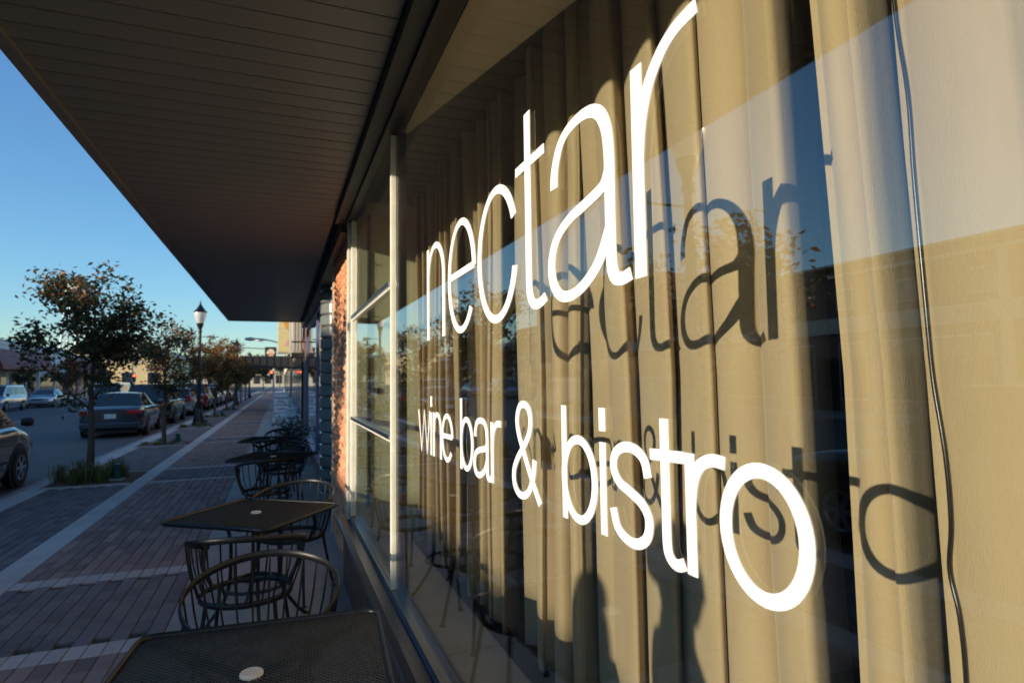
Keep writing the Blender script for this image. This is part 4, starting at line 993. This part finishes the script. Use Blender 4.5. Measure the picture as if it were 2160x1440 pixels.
# sandwich board
e = empty('sandwich_board', (.06, 26.2, 0), 'white sandwich board with an arrow and red and black lettering', 'sign')
M_bw = mat('white_board', (.80, .80, .80), .6, c2=(.74, .74, .75), scale=4); M_bf = mat('mauve_frame', (.30, .25, .33), .6); M_ink = mat('black_ink', (.02, .02, .03), .7); M_redi = mat('red_ink', (.45, .03, .03), .7)
tl = math.tan(R(9))
for s_ in (-1, 1):
    def bp(x, z, dy=0): return (x, 26.2+s_*(.02+(1.18-z)*tl)+dy*s_, z)
    mb = MB(); mb.add([bp(-.24, .16), bp(.37, .16), bp(.37, 1.18), bp(-.24, 1.18), bp(-.24, .16, .025), bp(.37, .16, .025), bp(.37, 1.18, .025), bp(-.24, 1.18, .025)], [(0, 1, 2, 3), (7, 6, 5, 4), (0, 4, 5, 1), (1, 5, 6, 2), (2, 6, 7, 3), (3, 7, 4, 0)])
    bd = mb.build('board', M_bw, e)
    for x in (-.24, .29): MB().add([bp(x, 0), bp(x+.08, 0), bp(x+.08, .16), bp(x, .16), bp(x, 0, .025), bp(x+.08, 0, .025), bp(x+.08, .16, .025), bp(x, .16, .025)], [(0, 1, 2, 3), (7, 6, 5, 4), (0, 4, 5, 1), (1, 5, 6, 2), (2, 6, 7, 3), (3, 7, 4, 0)]).build('leg', M_bw, e)
    for (a, b, c_, d_) in ((-.23, -.205, .19, 1.16), (.335, .36, .19, 1.16), (-.205, .335, 1.13, 1.16), (-.205, .335, .19, .215)):
        MB().add([bp(a, c_, .027), bp(b, c_, .027), bp(b, d_, .027), bp(a, d_, .027), bp(a, c_, .034), bp(b, c_, .034), bp(b, d_, .034), bp(a, d_, .034)], [(0, 1, 2, 3), (7, 6, 5, 4), (0, 4, 5, 1), (1, 5, 6, 2), (2, 6, 7, 3), (3, 7, 4, 0)]).build('frame_strip', M_bf, bd)
def write(txt, x, z, size, m_, ang=0.):
    cu = bpy.data.curves.new('lettering', 'FONT'); cu.body = txt; cu.size = size; cu.align_x = 'CENTER'; cu.extrude = .001; cu.materials.append(m_)
    t_ = bpy.data.objects.new('lettering_curve', cu); col.objects.link(t_)
    dg = bpy.context.evaluated_depsgraph_get(); me = bpy.data.meshes.new_from_object(t_.evaluated_get(dg)); me.name = 'lettering'
    bpy.data.objects.remove(t_)
    o = bpy.data.objects.new('lettering', me); col.objects.link(o); o.parent = e
    o.location = Vector((x, 26.2-(.02+(1.18-z)*tl)-.036, z))-Vector(e.location); o.rotation_euler = (R(90-9), ang, 0)
write('Antique', .065, .93, .165, M_ink); write('Alley', .065, .77, .165, M_ink); write('open', .065, .50, .15, M_redi); write('Vintage & more', .065, .35, .078, M_ink)
ar = MB()
def bp2(x, z, d): return (x, 26.2-(.02+(1.18-z)*tl)-d, z)
ar.add([bp2(-.17, .675, .035), bp2(.22, .675, .035), bp2(.22, .70, .035), bp2(-.17, .70, .035), bp2(.22, .645, .035), bp2(.31, .6875, .035), bp2(.22, .73, .035)], [(0, 1, 2, 3), (4, 5, 6)]); ar.build('arrow', M_ink, e)
# planters and pots beside the wall
e = empty('white_bin', (.40, 22.6, 0), 'white square bin against the shaded wall past the brick pier', 'bin')
MB().prism([(.22, 22.42), (.56, 22.42), (.56, 22.78), (.22, 22.78)], 0, .62, 'z').build('body', M_pot, e, bevel=.02); MB().box(.20, .58, 22.40, 22.80, .622, .70).build('lid', M_pot, e, bevel=.02)
for i, (x, y, s_) in enumerate(((.22, 13.3, 1.0), (.36, 12.6, .85), (.12, 14.2, .9))):
    e = empty('potted_shrub', (x, y, 0), ['potted leafy shrub against the blue framed window', 'smaller potted shrub next to the farthest cafe chair', 'potted shrub nearest the brown brick pier'][i], 'potted plant', 'potted shrubs by the next shop')
    MB().lathe([(0, 0), (.11*s_, 0), (.16*s_, .30), (.17*s_, .31), (.17*s_, .34), (.145*s_, .34), (.14*s_, .30), (0, .30)], 16, (x, y, 0)).build('pot', mat('dark_pot', (.03, .03, .035), .6), e, smooth=30)
    g = MB(); r2 = random.Random(90+i)
    for k in range(260):
        p = Vector((x+r2.gauss(0, .13*s_), y+r2.gauss(0, .13*s_), .52*s_+r2.gauss(0, .14)+.05)); a = r2.uniform(0, 6.28); d = Vector((math.cos(a), math.sin(a), r2.uniform(-.5, .8))).normalized(); s2 = d.cross(Vector((r2.gauss(0, 1), r2.gauss(0, 1), 1))).normalized()
        L = r2.uniform(.05, .09); g.add([p, p+d*L*.5+s2*L*.3, p+d*L, p+d*L*.5-s2*L*.3], [(0, 1, 2), (0, 2, 3)], r2.choice([(.03, .05, .03), (.045, .065, .035), (.02, .035, .025)]))
    g.build('foliage', M_leaf, e, fix=False)
    st = MB()
    for k in range(7): a = k*.9; st.tube([(x, y, .28), (x+math.cos(a)*.12*s_, y+math.sin(a)*.12*s_, .62*s_)], .006, 5)
    st.build('stems', M_bark, e)
# traffic lights, arm lights, far people
def signal(loc, h, arm, label):
    e = empty('traffic_light', loc, label, 'traffic light', 'traffic lights at the crossing')
    MB().lathe([(0, 0), (.16, 0), (.14, .3), (.09, .4), (.07, h), (0, h)], 10).build('pole', M_galv, e, smooth=40, local=True)
    MB().tube([(0, 0, h-.2), (arm, 0, h)], .05, 8).build('arm', M_galv, e, smooth=60, local=True)
    for x, z in ((.2*(1 if arm > 0 else -1), 2.35),):
        hd_ = MB().box(x-.16, x+.16, -.12, .12, z-.45, z+.45).build('signal_head', M_dark, e, bevel=.03, local=True)
        for k, m_ in enumerate((M_signal, M_trim, M_trim)): MB().lathe([(0, -.03), (.08, -.02), (.105, 0)], 14, (x, -.13, z+.29-.29*k), 'y').build('lens', m_, hd_, smooth=60, local=True)
    return e
signal((-16.6, 84, 0), 5.4, 5.0, 'traffic light with red lens before the tan corner building')
signal((-.6, 66, 0), 5.2, -4.5, 'traffic light with red lens on this side pavement')
for i, (x, y, h_) in enumerate(((.9, 52, 5.2), (.9, 78, 6.8))):
    e = empty('road_light', (x, y, 0), ['curved arm road light with red ribbon behind the hanging sign', 'farther curved arm road light'][i], 'street lamp')
    MB().tube([(x, y, 0), (x, y, h_-1.2)], .07, 8).build('pole', M_galv, e, smooth=60)
    pth = smooth_path([(x, y, h_-1.2), (x-.5, y, h_-.75), (x-1.2, y, h_-.35), (x-2.2, y, h_-.12), (x-2.9, y, h_-.1)], 6)
    MB().tube(pth, .05, 8).build('arm', M_galv, e, smooth=60)
    MB().lathe([(0, -.45), (.10, -.40), (.16, 0), (.10, .30), (0, .36)], 12, (x-3.1, y, h_-.12), 'x').build('lamp_head', M_galv, e, smooth=60)
    if i == 0: MB().tube([(x-.15, y-.1, h_-1.15), (x-.5, y-.12, h_-.78), (x-1.05, y-.1, h_-.45)], .07, 8).build('ribbon', mat('red_ribbon', (.50, .03, .05), .7), e, smooth=60)
